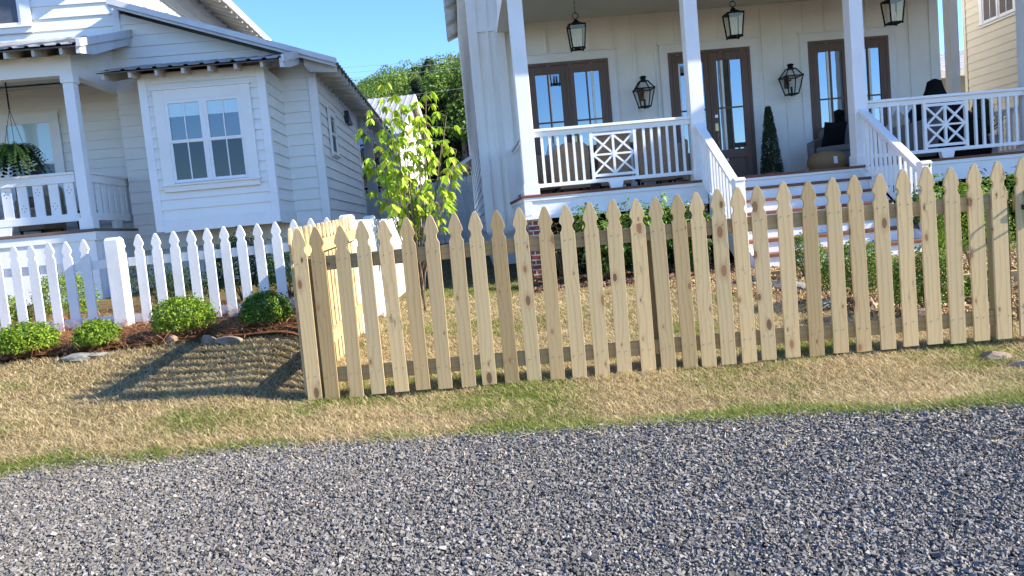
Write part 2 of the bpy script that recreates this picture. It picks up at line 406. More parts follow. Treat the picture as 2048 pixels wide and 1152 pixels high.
gr = sheet("gravel_road", xr, yr, lambda x, y: ground_z(x, y)+.006, soil_mat("crushed_stone_base", (.02, .02, .021), (.055, .054, .053), (.11, .108, .105), 18), lambda x, y: y < road_edge(x)+.03); gr['kind'] = 'structure'
def in_bed(x, y):
    lo = 6.13+.22*(fbm(x*1.1, x*0+1, 21)-.5)+.10*sstep(-3, -1.5, x)
    return (x < -1.52) & (y > lo) & (y < 7.9+.3*(fbm(x*.9, x*0+9, 4)-.5))
xb = np.arange(-9, -1.3, .07); yb = np.arange(5.9, 8.3, .07)
bd = sheet("mulch_bed", xb, yb, lambda x, y: ground_z(x, y)+.02+.03*fbm(x*3, y*3, 8), soil_mat("straw_mulch", (.08, .034, .016), (.18, .08, .038), (.28, .14, .065), 12), in_bed); bd['kind'] = 'structure'
def in_peb(x, y):
    lo = np.interp(x, [1.6, 2.3, 2.8, 4, 7], [9.0, 7.0, 5.5, 4.9, 4.8]); lo = lo+.3*(fbm(x*1.4, y*1.4, 31)-.5)
    return (x > 1.7) & (x < 9.5) & (y > lo) & (y < 11.2)
xp = np.arange(1.6, 9.6, .09); yp = np.arange(4.7, 11.3, .09)
pd = sheet("pebble_bed", xp, yp, lambda x, y: ground_z(x, y)+.015, soil_mat("pebble_base", (.15, .09, .045), (.30, .20, .11), (.42, .31, .18), 16), in_peb); pd['kind'] = 'structure'
xm = np.arange(.1, 2.9, .09); ym = np.arange(9.2, 11.7, .09)
def in_mul(x, y): return (y > 9.55+.3*(fbm(x*1.5, x*0+2, 41)-.5)) & (y < 11.6) & (x > .15) & (x < 2.9)
md = sheet("porch_bed", xm, ym, lambda x, y: ground_z(x, y)+.015, soil_mat("bark_mulch", (.03, .018, .012), (.085, .05, .033), (.16, .10, .065), 16), in_mul); md['kind'] = 'structure'

# ------------------------------------------------------------------ left house (white lap-sided cottage)
HY = rad(3)
def siding(mb, F, lo, hi, z0, z1, e=.19, lap=.024, th=.012):
    """lap boards; lo(z), hi(z) give the ends of each course"""
    z = z0; k = 0
    while z < z1-1e-3:
        zt = min(z+e, z1)
        a0, a1, b0, b1 = lo(z), hi(z), lo(zt), hi(zt)
        if a1 > a0+1e-3:
            if b1 < b0: b0 = b1 = (b0+b1)/2
            mb.hexa([F(a0, 0, z), F(a1, 0, z), F(a1, lap+.003, z), F(a0, lap+.003, z), F(b0, 0, zt), F(b1, 0, zt), F(b1, .003, zt), F(b0, .003, zt)])
        z = zt
def const(v): return lambda z: v
def corr_roof(mb, p_lo0, p_lo1, p_hi1, p_hi0, pitch=.23, rib=.022, base=.06):
    """metal roof sheet with raised ribs running up the slope; corners low-left, low-right, high-right, high-left"""
    a, b, c, d = map(Vector, (p_lo0, p_lo1, p_hi1, p_hi0))
    nrm = (b-a).cross(d-a).normalized()
    if nrm.z < 0: nrm = -nrm
    L = (b-a).length; n = max(1, int(round(L/pitch))); prof = []
    for k in range(n):
        t = k/n; w = 1.0/n
        prof += [(t, 0), (t+w*.66, 0), (t+w*.74, rib), (t+w*.92, rib)]
    prof.append((1, 0))
    i = len(mb.v); m = len(prof)
    for off in (0, -.006):
        for t, h in prof: mb.v.append(tuple(a.lerp(b, t)+nrm*(h+off)))
        for t, h in prof: mb.v.append(tuple(d.lerp(c, t)+nrm*(h+off)))
    for k in range(m-1):
        mb.f.append((i+k, i+k+1, i+m+k+1, i+m+k))
        mb.f.append((i+2*m+k, i+2*m+k+1, i+3*m+k+1, i+3*m+k))
        mb.f.append((i+k, i+k+1, i+2*m+k+1, i+2*m+k))
def window_unit(parent, F, a0, a1, z0, z1, cols=1, blind=(.28,), casing=.15, label=None, low='glassdark', sill=True, muntin=True, upper='glassmid', cmat='trim'):
    """double-hung window(s): casing, white sashes, panes; o = distance out of the wall"""
    mb = MB(); c = casing
    mb.mbox(F, a0-c, a0, .0, .038, z0-.02, z1+c); mb.mbox(F, a1, a1+c, .0, .038, z0-.02, z1+c)
    mb.mbox(F, a0, a1, .0, .038, z1, z1+c); mb.mbox(F, a0-c-.03, a1+c+.03, .0, .06, z1+c, z1+c+.03)
    mb.mbox(F, a0-c, a1+c, .0, .036, z0-c*.8, z0-.02)
    if sill: mb.mbox(F, a0-c-.02, a1+c+.02, .0, .07, z0-.045, z0-.015)
    w = mb.build("window", MT[cmat], parent, bevel=.004)
    if label: w['label'] = label
    step = (a1-a0)/cols
    for k in range(cols):
        x0 = a0+k*step; x1 = x0+step; mid = (z0+z1)/2; fr = .045
        sb = MB(); g = .0
        if cols > 1: g = .018
        X0 = x0+(g if k else 0); X1 = x1-(g if k < cols-1 else 0)
        for (q0, q1, d) in ((z0, mid+.02, .02), (mid-.02, z1, .032)):
            sb.mbox(F, X0, X0+fr, .0, d, q0, q1); sb.mbox(F, X1-fr, X1, .0, d, q0, q1)
            sb.mbox(F, X0+fr, X1-fr, .0, d, q0, q0+fr); sb.mbox(F, X0+fr, X1-fr, .0, d, q1-fr, q1)
            if muntin: sb.mbox(F, (X0+X1)/2-.009, (X0+X1)/2+.009, .006, d-.005, q0+fr, q1-fr)
        if cols > 1 and k: sb.mbox(F, x0-.018, x0+.018, 0, .036, z0, z1)
        sb.build("sash", MT['trim'], w)
        pb = MB(); pb.mbox(F, X0+fr, X1-fr, .002, .010, mid+.02, z1-fr); pb.build("pane", MT[upper], w)
        pb = MB(); pb.mbox(F, X0+fr, X1-fr, .002, .009, z0+fr, mid-.02); pb.build("pane", MT[low], w)
        if blind[0]:
            bb = MB(); bb.mbox(F, X0+fr, X1-fr, .010, .0125, z1-fr-(z1-mid-.06)*blind[0], z1-fr); bb.build("blind", MT['blind'], w)
    return w

LH = empty("cottage", "white lap-sided cottage with bay window and low metal roofs behind the white picket fence", "house", (-5.555, 12.5, 0), HY)
Fg = lambda a, o, z: (a, 1.2-o, z)          # gable wall, facing the road
Fr = lambda a, o, z: (a, 1.6-o, z)          # recessed porch wall
Fs = lambda a, o, z: (2.5+o, a, z)          # right side wall
rk = lambda z: 2.98-(z-4.00)/.349           # underside line of the shed roof over the gable wall
mb = MB()
siding(mb, Fg, const(-.86), lambda z: min(2.5, rk(z)), 1.46, 5.30)
siding(mb, Fg, const(-6.5), const(-.66), 4.86, 8.2, .205)
siding(mb, Fr, const(-6.5), const(-.70), 1.58, 4.25, .165)
siding(mb, Fs, const(1.2), const(6.4), 1.46, 4.15)
mb.mbox(Fg, -.86, 2.5, -.12, -.001, 1.2, 4.1); mb.mbox(Fg, -6.5, -.66, -.12, -.001, 4.2, 8.2); mb.mbox(Fr, -6.5, -.70, -.12, -.001, 1.2, 4.3)
mb.mbox(Fs, 1.33, 6.4, -.12, -.001, 1.2, 4.14); mb.box(-6.5, 2.38, 6.28, 6.4, 1.2, 4.1)
mb.prism(Fg, [(-.66, 4.1), (2.5, 4.1), (2.5, 4.14), (-.66, 5.24)], -.12, -.001)
mb.build("wall", MT['cottage'], LH)
mb = MB()                                    # upper storey side wall that catches the sun
Fu = lambda a, o, z: (-.66+o, a, z)
siding(mb, Fu, const(1.2), const(9.0), 5.1, 6.9, .205); mb.mbox(Fu, 1.33, 9, -.12, -.001, 5.0, 7.5)
mb.build("upper_wall", MT['cottage'], LH)
mb = MB()                                    # trims
mb.mbox(Fg, 2.40, 2.535, .012, .042, 1.40, 4.10); mb.mbox(Fs, 1.162, 1.29, .012, .042, 1.40, 4.06)
mb.mbox(Fg, -.76, -.645, .012, .032, 4.92, 6.95); mb.mbox(Fu, 1.172, 1.28, .012, .032, 5.32, 6.95)
mb.mbox(Fg, 1.94, 2.40, .012, .036, 1.32, 1.47); mb.mbox(Fs, 1.29, 6.4, .012, .04, 1.32, 1.47)
mb.mbox(Fg, -6.5, -.77, .012, .03, 4.86, 5.02)
mb.mbox(Fs, 6.3, 6.42, .012, .034, 1.4, 4.05); mb.mbox(Fs, 1.29, 9, .01, .03, 3.98, 4.14)
mb.build("corner_trim", MT['trim'], LH, bevel=.004)
mb = MB(); mb.box(-6.5, 2.42, 1.28, 1.42, -.3, 1.36); mb.box(2.30, 2.42, 1.42, 6.4, -.3, 1.36); mb.box(-.86, -.75, -.2, 1.28, -.3, 1.36)
mb.build("foundation", MT['stucco'], LH)
# bay
Fb = lambda a, o, z: (a, -o, z); Fbs = lambda a, o, z: (1.92+o, a, z); Fbl = lambda a, o, z: (-o, a, z)
mb = MB(); mb.box(.0, 1.92, .002, 1.19, 1.46, 3.95)
siding(mb, Fb, const(.10), const(1.82), 1.63, 3.86, .165); siding(mb, Fbs, const(.09), const(1.19), 1.63, 3.86); siding(mb, Fbl, const(.09), const(1.19), 1.63, 3.86)
bay = mb.build("bay", MT['cottage'], LH)
mb = MB()
mb.mbox(Fb, -.025, .10, .003, .03, 1.46, 3.95); mb.mbox(Fb, 1.82, 1.945, .003, .03, 1.46, 3.95); mb.mbox(Fbs, -.003, .09, .003, .025, 1.46, 3.95)
mb.mbox(Fb, .10, 1.82, .003, .028, 1.44, 1.63); mb.mbox(Fbs, .09, 1.19, .003, .028, 1.44, 1.63); mb.mbox(Fb, .10, 1.82, .003, .03, 3.80, 3.95)
mb.build("bay_trim", MT['trim'], bay, bevel=.004)
window_unit(LH, lambda a, o, z: (a, -.027-o, z), .36, 1.53, 2.21, 3.50, 2, (.36,), .17, cmat='cottage')
# bay roof
mb = MB(); corr_roof(mb, (-.50, -.42, 3.95), (2.34, -.42, 3.95), (2.34, 1.2, 4.36), (-.50, 1.2, 4.36))
br = mb.build("bay_roof", MT['metal'], LH)
for k in range(7):
    u = -.40+k*.40; mb = MB(); mb.prism(lambda a, o, z, u=u: (u+o, a, z), [(-.36, 3.93), (1.19, 4.32), (1.19, 4.18), (.02, 3.88), (-.36, 3.84)], -.022, .022); mb.build("rafter", MT['tailwood'], br)
mb = MB(); mb.prism(lambda a, o, z: (2.31+o, a, z), [(-.42, 3.94), (1.19, 4.35), (1.19, 4.20), (.1, 3.90), (-.42, 3.80)], -.02, .04)
mb.prism(lambda a, o, z: (2.36+o, a, z), [(-.45, 3.99), (1.19, 4.41), (1.19, 4.30), (-.45, 3.88)], -.03, .015); mb.build("barge_board", MT['metalw'], br)
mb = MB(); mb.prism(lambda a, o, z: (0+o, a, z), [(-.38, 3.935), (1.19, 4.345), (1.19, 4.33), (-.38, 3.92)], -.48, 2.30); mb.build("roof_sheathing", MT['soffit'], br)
# porch roof, beam, ceiling
mb = MB(); corr_roof(mb, (-6.5, -.78, 4.30), (-.52, -.78, 4.30), (-.52, 1.2, 4.92), (-6.5, 1.2, 4.92))
pr = mb.build("porch_roof", MT['metal'], LH)
for k in range(15):
    u = -.80-k*.40; mb = MB(); mb.prism(lambda a, o, z, u=u: (u+o, a, z), [(-.72, 4.27), (1.19, 4.86), (1.19, 4.70), (-.2, 4.28), (-.72, 4.17)], -.022, .022); mb.build("rafter", MT['tailwood'], pr)
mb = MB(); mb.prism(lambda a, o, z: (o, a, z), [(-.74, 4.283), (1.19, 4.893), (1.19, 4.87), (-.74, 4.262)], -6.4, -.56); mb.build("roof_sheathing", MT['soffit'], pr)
mb = MB(); mb.prism(lambda a, o, z: (-.53+o, a, z), [(-.76, 4.29), (1.19, 4.90), (1.19, 4.74), (-.3, 4.24), (-.76, 4.16)], -.03, .03)
mb.prism(lambda a, o, z: (-.48+o, a, z), [(-.80, 4.36), (1.19, 4.985), (1.19, 4.86), (-.80, 4.25)], -.05, .012); mb.build("barge_board", MT['metalw'], pr)
mb = MB(); mb.box(-6.5, -.86, -.34, -.16, 3.96, 4.26); mb.box(-1.02, -.86, -.16, 1.6, 3.96, 4.14)
mb.prism(lambda a, o, z: (-.855+o, a, z), [(-.34, 3.98), (1.19, 3.98), (1.19, 4.84), (-.34, 4.34)], -.006, .0)
for z, a0 in ((4.16, -.3), (4.34, -.2), (4.52, .25), (4.70, .8)): mb.box(-.862, -.848, a0, 1.19, z, z+.008)
mb.box(-6.5, -.85, -.35, -.15, 3.955, 3.985)
mb.build("porch_beam", MT['cottage'], LH)
mb = MB(); mb.box(-6.5, -1.02, -.16, 1.6, 4.20, 4.24); mb.build("porch_ceiling", MT['ceil'], LH)
for u in (-1.02, -3.6, -6.2):
    mb = MB(); mb.box(u, u+.16, -.34, -.18, 1.66, 3.84); mb.box(u-.02, u+.18, -.36, -.16, 3.84, 3.96); mb.box(u-.025, u+.185, -.365, -.155, 1.60, 1.78)
    mb.build("porch_column", MT['trim'], LH, bevel=.006)
mb = MB(); mb.box(-6.5, -.80, -.42, 1.6, 1.56, 1.60); mb.build("porch_floor", MT['doorwood'], LH)
mb = MB(); mb.box(-6.5, -.83, -.38, -.30, .2, 1.555); mb.box(-.90, -.83, -.30, 1.6, .2, 1.555)
mb.box(-6.5, -.82, -.40, -.38, 1.42, 1.555); mb.box(-.83, -.80, -.40, 1.6, 1.42, 1.555); mb.box(-6.5, -.82, -.395, -.38, 1.02, 1.08)
mb.build("porch_skirt", MT['cottage'], LH, bevel=.004)
def board_railing(parent, F, a0, a1, n, zt=2.50, zb=1.74, holes=True):
    mb = MB(); mb.mbox(F, a0, a1, -.05, .06, zt-.035, zt); mb.mbox(F, a0, a1, -.02, .035, zt-.16, zt-.035); mb.mbox(F, a0, a1, -.02, .035, zb-.0, zb+.12)
    am = (a0+a1)/2; mb.prism(F, [(am-.10, 1.60), (am+.10, 1.60), (am+.15, zb), (am-.15, zb)], -.03, .03)
    r = mb.build("railing", MT['trim'], parent, bevel=.004)
    st = (a1-a0)/n
    for k in range(n):
        c = a0+(k+.5)*st; b = MB(); b.mbox(F, c-st*.31, c+st*.31, -.012, .012, zb+.12, zt-.16)
        o = b.build("baluster", MT['trim'], r)
        if holes:
            hb = MB(); zc = zt-.27 if k % 2 else zb+.26
            for dx, dz in ((0, .045), (0, -.045), (.03, 0), (-.03, 0)):
                i = len(hb.v)
                for t in range(8):
                    hb.v.append(F(c+dx+.0075*math.cos(t*math.pi/4), .0135, zc+dz+.0075*math.sin(t*math.pi/4)))
                hb.f.append(tuple(range(i, i+8)))
            hb.build("drill_hole", MT['black'], r)
    return r
Fp = lambda a, o, z: (a, -.26-o, z)
board_railing(LH, Fp, -3.42, -1.05, 10); board_railing(LH, Fp, -6.05, -3.65, 10)
board_railing(LH, lambda a, o, z: (-.94+o, a, z), -.16, 1.58, 8, holes=False)
# windows in the porch wall, upper wall, side wall
window_unit(LH, lambda a, o, z: (a, 1.6-.027-o, z), -3.02, -2.20, 2.15, 3.65, 1, (1.0,), .13, muntin=False)
window_unit(LH, lambda a, o, z: (a, 1.2-.027-o, z), -3.6, -2.26, 5.19, 6.6, 1, (0,), .17, low='slats', muntin=False, upper='slats')
window_unit(LH, lambda a, o, z: (2.527+o, a, z), 2.20, 2.76, 2.72, 3.46, 1, (0,), .09, low='screen', muntin=False, upper='glassmid')
mb = MB(); mb.prism(lambda a, o, z: (2.5+o, a, z), [(4.4, 3.58), (4.95, 3.58), (4.95, 3.62), (4.42, 3.84)], .0, .11); mb.build("vent_hood", MT['screen'], LH)
# main shed roof over the gable
mb = MB(); corr_roof(mb, (2.98, 13.4, 4.10), (2.98, .78, 4.10), (-.66, .78, 5.37), (-.66, 13.4, 5.37), .23)
mr = mb.build("main_roof", MT['metal'], LH)
mb = MB(); mb.prism(lambda a, o, z: (a, .80+o, z), [(2.96, 4.085), (-.66, 5.35), (-.66, 5.27), (2.96, 4.005)], -.005, .035)
mb.prism(lambda a, o, z: (a, .76+o, z), [(2.99, 4.14), (-.66, 5.415), (-.66, 5.31), (2.99, 4.05)], -.012, .03); mb.build("rake_board", MT['metalw'], mr)
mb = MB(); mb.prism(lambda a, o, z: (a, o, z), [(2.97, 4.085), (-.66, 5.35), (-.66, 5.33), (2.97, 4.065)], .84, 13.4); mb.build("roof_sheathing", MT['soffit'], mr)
for k in range(31):
    w = .95+k*.41; mb = MB(); mb.prism(lambda a, o, z, w=w: (a, w+o, z), [(2.96, 4.068), (2.42, 4.26), (2.42, 4.08), (2.50, 3.98), (2.96, 3.93)], -.045, .045); mb.build("rafter", MT['tailwood'], mr)
# upper roof seen from below
mb = MB(); mb.prism(lambda a, o, z: (a, o, z), [(.10, 6.62), (-3.6, 8.0), (-7.3, 6.62), (-7.3, 6.54), (-3.6, 7.90), (.10, 6.54)], .75, 9.2)
ur = mb.build("upper_roof", MT['greywood'], LH)
for k in range(20):
    w = .95+k*.43; mb = MB(); mb.prism(lambda a, o, z, w=w: (a, w+o, z), [(.07, 6.54), (-.64, 6.80), (-.64, 6.70), (.07, 6.43)], -.024, .024); mb.build("rafter", MT['greywood'], ur)
mb = MB(); mb.box(.08, .12, .74, 9.2, 6.50, 6.66); mb.build("fascia", MT['trim'], ur)
# rear porch with grey posts
for w in (8.1, 11.9):
    mb = MB(); mb.box(2.42, 2.66, w, w+.24, .3, 4.0); mb.build("rear_post", MT['greywood'], LH, bevel=.006)
mb = MB(); mb.box(2.44, 2.64, 6.4, 13.2, 3.62, 3.98); mb.box(2.44, 2.62, 6.4, 13.2, 1.2, 1.42); mb.build("rear_beam", MT['greywood'], LH)

# hanging fern and its chain
fern = empty("hanging_fern", "bushy green fern hanging from the cottage porch ceiling above the railing", "fern", (-5.555-1.93*math.cos(HY)+.0, 12.5-1.93*math.sin(HY)-.18, 2.92))
mb = MB(); mb.lathe([(.10, -.16), (.17, -.02), (.185, .0), (.16, .0)], n=16); mb.build("basket", MT['blackfab'], fern)
mb = MB()
for j in range(3):
    t = j*2.1; mb.tube([(.16*math.cos(t), .16*math.sin(t), 0), (0, 0, .62)], .004, 5)
mb.tube([(0, 0, .62), (0, 0, 1.28)], .012, 6); mb.build("chain", MT['black'], fern)
V = []; Q = []; C = []
for k in range(300):
    th = rng.uniform(0, 6.283); L = rng.uniform(.28, .52); up_ = rng.uniform(.25, 1.15); pts = []
    for s in np.linspace(0, 1, 8):
        r = L*s*math.cos(up_*.6); pts.append(np.array([r*math.cos(th), r*math.sin(th), L*(math.sin(up_)*s-1.25*s*s*(.6+.4*math.cos(up_)))]))
    sd = np.array([-math.sin(th), math.cos(th), 0]); g = rng.uniform(.6, 1.3)
    for i in range(7):
        for sgn in (-1, 1):
            for h in (.0, .5):
                p = pts[i]*(1-h)+pts[i+1]*h; q = pts[i]*(1-h-.35)+pts[i+1]*(h+.35)
                wd = .055*(1-i/8)+.012; tip = (p+q)/2+sd*sgn*wd+np.array([0, 0, -.015*rng.random()])
                b = len(V); V += [p, q, tip]; Q.append((b, b+1, b+2)); C += [np.array([.016, .042, .009])*g]*3
np_mesh("fronds", np.array(V), [np.array(Q)], MT['leaf'], np.array(C), fern)

# ------------------------------------------------------------------ right house (white board-and-batten, wrap-around porch)
RO = Vector((.32, 11.5, 0))
def rh(u, w, z=0): return Vector((RO.x+u*math.cos(HY)-w*math.sin(HY), RO.y+u*math.sin(HY)+w*math.cos(HY), z))
RH = empty("farmhouse", "tall white board-and-batten house with a deep raised porch, brown double doors and front steps", "house", RO, HY)
FL = 1.47
Fw = lambda a, o, z: (a, 3.0-o, z)           # porch wall
Fl = lambda a, o, z: (-.5-o, a, z)           # left side
Fq = lambda a, o, z: (8.3+o, a, z)           # right side
mb = MB()
mb.mbox(Fw, -.5, 8.3, -.15, 0, .95, 8.3); mb.box(8.15, 8.3, 3.0, 18.5, 1.2, 8.3); mb.box(-.5, -.35, 3.15, 18.5, .95, 8.3); mb.box(-.5, 8.3, 18.35, 18.5, .9, 8.3)
for u in np.arange(.05, 8.2, .405): mb.mbox(Fw, u-.022, u+.022, 0, .034, FL, 4.66)
mb.mbox(Fw, -.215, -.165, 0, .036, 1.08, 8.2); mb.mbox(Fw, -.5, -.37, 0, .04, .95, 8.3); mb.mbox(Fw, -.37, .0, .0, .038, 4.60, 4.74); mb.mbox(Fw, -.37, .0, .0, .022, 5.32, 5.62)
mb.mbox(Fw, -.06, .12, 0, .10, 1.2, 4.66)
mb.mbox(Fw, -.40, .0, 0, .03, .95, 1.08); mb.mbox(Fw, 8.14, 8.31, 0, .026, FL, 4.66)
mb.build("wall", MT['white'], RH)
mb = MB(); siding(mb, Fl, const(3.0), const(18.5), .98, 8.25, .178, .02); mb.mbox(Fl, 2.985, 3.10, 0, .035, .95, 8.3)
mb.build("side_siding", MT['white'], RH)
mb = MB(); mb.box(-.47, -.2, 3.03, 18.4, -.2, .96); mb.box(-.2, .3, 3.03, 3.3, -.2, 1.2); mb.box(-.52, .0, 2.97, 3.03, .90, .96); mb.build("foundation", MT['stucco'], RH)
# unseen storey over the porch, shaped to shade the cottage, and main roof
mb = MB(); mb.box(0.02, 8.4, -.5, 2.98, 4.72, 8.3); mb.box(-.02, 9.98, -.10, .22, 4.42, 4.72); mb.box(-.02, .20, .22, 2.98, 4.55, 4.72); mb.box(8.42, 9.98, .22, 8, 5.8, 6.0)
mb.build("shading_storey", MT['white'], RH)
mb = MB(); mb.box(.2, 8.3, .22, 2.97, 4.695, 4.715); mb.build("porch_ceiling", MT['ceil'], RH)
mb = MB(); mb.prism(lambda a, o, z: (a, o, z), [(-.93, 8.32), (3.9, 10.6), (8.73, 8.32), (8.73, 8.26), (3.9, 10.5), (-.93, 8.26)], -.9, 18.95)
rr = mb.build("main_roof", MT['metal'], RH)
mb = MB()
for k in range(10): w = .3+k*2.03; mb = MB(); mb.prism(lambda a, o, z, w=w: (a, w+o, z), [(-.90, 8.25), (-.46, 8.46), (-.46, 8.30), (-.90, 8.12)], -.045, .045); mb.build("rafter", MT['tailwood'], rr)
mb = MB(); corr_roof(mb, (-.92, 18.95, 8.238), (-.92, 9.0, 8.238), (-.46, 9.0, 8.455), (-.46, 18.95, 8.455), .12, .018); mb.build("roof_sheet_underside", MT['metalw'], rr)
# porch deck, fascia, piers
mb = MB(); mb.box(-.06, 9.98, -.06, 2.97, FL-.035, FL); mb.box(8.32, 9.98, 2.97, 8.0, FL-.035, FL); pdk = mb.build("porch_deck", MT['deck'], RH)
mb = MB()
mb.box(-.02, 2.72, -.03, 0.02, 1.13, FL-.037); mb.box(5.10, 9.95, -.03, 0.02, 1.13, FL-.037); mb.box(2.72, 5.10, -.03, .02, FL-.18, FL-.037)
mb.box(-.03, 2.74, -.05, -.03, FL-.09, FL-.037); mb.box(5.08, 9.96, -.05, -.03, FL-.09, FL-.037); mb.box(2.74, 5.08, -.05, -.03, FL-.075, FL-.037)
mb.box(-.03, 2.72, -.045, -.03, 1.11, 1.17); mb.box(-.03, .08, -.048, -.03, 1.17, FL-.09)
mb.box(-.02, .02, .02, 2.95, 1.13, FL-.037); mb.box(-.04, -.02, .02, 2.95, FL-.09, FL-.037); mb.box(9.9, 9.95, 0.02, 8, 1.13, FL-.037)
mb.build("porch_fascia", MT['trim'], RH, bevel=.004)
mb = MB(); mb.box(.1, 9.8, .5, .54, -.2, 1.2); mb.build("crawlspace_shade_sheet", MT['blackfab'], RH)  # black sheet stands in for the deep shade under the porch
for u in (.03, 2.42, 5.15, 7.75):
    mb = MB(); mb.box(u, u+.30, .03, .33, -.1, 1.12); mb.build("brick_pier", MT['brick'], RH)
# columns
def column(u, w, top=4.42, s=.205):
    mb = MB(); mb.box(u, u+s, w, w+s, FL, top); mb.box(u-.015, u+s+.015, w-.015, w+s+.015, FL, FL+.16)
    return mb.build("porch_column", MT['trim'], RH, bevel=.006)
for u, w in ((0, 0), (2.56, 0), (5.05, 0), (7.76, 0), (9.74, 0.0), (9.74, 2.45), (9.74, 4.85), (9.74, 7.2)): column(u, w, 4.42 if w == 0 else 5.8)
# railings
def railing(F, a0, a1, n_side, panel=True, pw=.70):
    zt, zb = 2.43, 1.57
    mb = MB(); mb.mbox(F, a0, a1, -.055, .055, zt-.04, zt); mb.mbox(F, a0, a1, -.022, .022, zt-.115, zt-.04); mb.mbox(F, a0, a1, -.025, .025, zb, zb+.055)
    am = (a0+a1)/2; mb.prism(F, [(am-.085, FL+.0), (am+.085, FL+.0), (am+.11, zb), (am-.11, zb)], -.04, .04)
    r = mb.build("railing", MT['trim'], RH, bevel=.004)
    segs = [(a0, am-pw/2), (am+pw/2, a1)] if panel else [(a0, a1)]
    for s0, s1 in segs:
        st = (s1-s0)/(n_side+1)
        for k in range(n_side):
            c = s0+(k+1)*st; b = MB(); b.mbox(F, c-.018, c+.018, -.018, .018, zb+.055, zt-.115); b.build("baluster", MT['trim'], r)
    if panel:
        p = MB(); x0, x1 = am-pw/2, am+pw/2; z0, z1 = zb+.085, zt-.125; q = .028
        for a, b in ((x0, x0+.045), (x1-.045, x1)): p.mbox(F, a, b, -.024, .024, zb+.055, zt-.115)
        p.mbox(F, x0+.045, x1-.045, -.02, .02, z0, z0+.04); p.mbox(F, x0+.045, x1-.045, -.02, .02, z1-.04, z1)
        xm = am; zm = (z0+z1)/2; p.mbox(F, xm-q/2-.003, xm+q/2+.003, -.018, .018, z0+.04, z1-.04); p.mbox(F, x0+.045, x1-.045, -.016, .016, zm-q/2, zm+q/2)
        for (ca, cb, za, zb_) in ((x0+.045, xm, z0+.04, zm), (xm, x1-.045, z0+.04, zm), (x0+.045, xm, zm, z1-.04), (xm, x1-.045, zm, z1-.04)):
            for k, (A, B) in enumerate((((ca, za), (cb, zb_)), ((ca, zb_), (cb, za)))):
                d = Vector((B[0]-A[0], B[1]-A[1])).normalized(); nn = Vector((-d.y, d.x))*q*.5; e = .012+k*.002
                p.prism(F, [(A[0]-nn.x, A[1]-nn.y), (B[0]-nn.x, B[1]-nn.y), (B[0]+nn.x, B[1]+nn.y), (A[0]+nn.x, A[1]+nn.y)], -e, e)
        p.build("lattice_panel", MT['trim'], r)
    return r
Fr0 = lambda a, o, z: (a, .10-o, z)
railing(Fr0, .205, 2.56, 6); railing(Fr0, 5.255, 7.76, 6); railing(Fr0, 7.965, 9.74, 6)
railing(lambda a, o, z: (.10-o, a, z), .205, 2.9, 18, False); railing(lambda a, o, z: (9.84+o, a, z), .205, 2.45, 15, False); railing(lambda a, o, z: (9.84+o, a, z), 2.66, 4.85, 15, False)
# steps
st = MB(); RI, TR = .18, .28
stairs = None
for k in range(1, 7):
    z = FL-RI*k; st.box(2.74, 5.08, -.05-TR*k, -.05-TR*(k-1)+.0, z-.04, z)
stairs = st.build("stair_treads", MT['deck'], RH, bevel=.004)
rs = MB()
for k in range(1, 7):
    z = FL-RI*k; rs.box(2.78, 5.04, -.05-TR*k+.025, -.05-TR*k+.045, z-RI-.0 if k < 6 else -.1, z-.041)
rs.build("stair_riser", MT['trim'], stairs)
for u in (2.735, 5.045):
    s2 = MB(); s2.prism(lambda a, o, z, u=u: (u+o, a, z), [(-.02, FL-.06), (-.02, .9), (-1.68, -.1), (-1.72, -.1), (-1.72, .33), (-.06, FL-.06)], 0, .04); s2.build("stringer", MT['trim'], stairs)
for u in (2.60, 5.10):
    mb = MB(); w1 = -1.56
    mb.box(u, u+.13, w1, w1+.13, -.1, 1.36); mb.prism(lambda a, o, z, u=u: (u+.065+o, a, z), [(w1-.008, 1.36), (w1+.138, 1.36), (w1+.138, 1.385), (w1+.10, 1.405), (w1+.03, 1.405), (w1-.008, 1.385)], -.073, .073)
    nw = mb.build("newel_post", MT['trim'], RH, bevel=.004)
    zA, zB = 2.31, 1.34
    mb = MB(); mb.prism(lambda a, o, z, u=u: (u+.065+o, a, z), [(.0, zA), (w1+.13, zB), (w1+.13, zB-.045), (.0, zA-.045)], -.06, .06)
    mb.prism(lambda a, o, z, u=u: (u+.065+o, a, z), [(.0, zA-.046), (w1+.13, zB-.046), (w1+.13, zB-.12), (.0, zA-.12)], -.022, .022)
    mb.prism(lambda a, o, z, u=u: (u+.065+o, a, z), [(.0, zA-.80), (w1+.13, zB-.80), (w1+.13, zB-.86), (.0, zA-.86)], -.025, .025)
    hr = mb.build("stair_rail", MT['trim'], RH, bevel=.004)
    for k in range(11):
        w = -.08-k*.122; t = w/(w1+.13); zt = zA+(zB-zA)*t
        b = MB(); b.box(u+.047, u+.083, w-.018, w+.018, zt-.80, zt-.12); b.build("baluster", MT['trim'], hr)
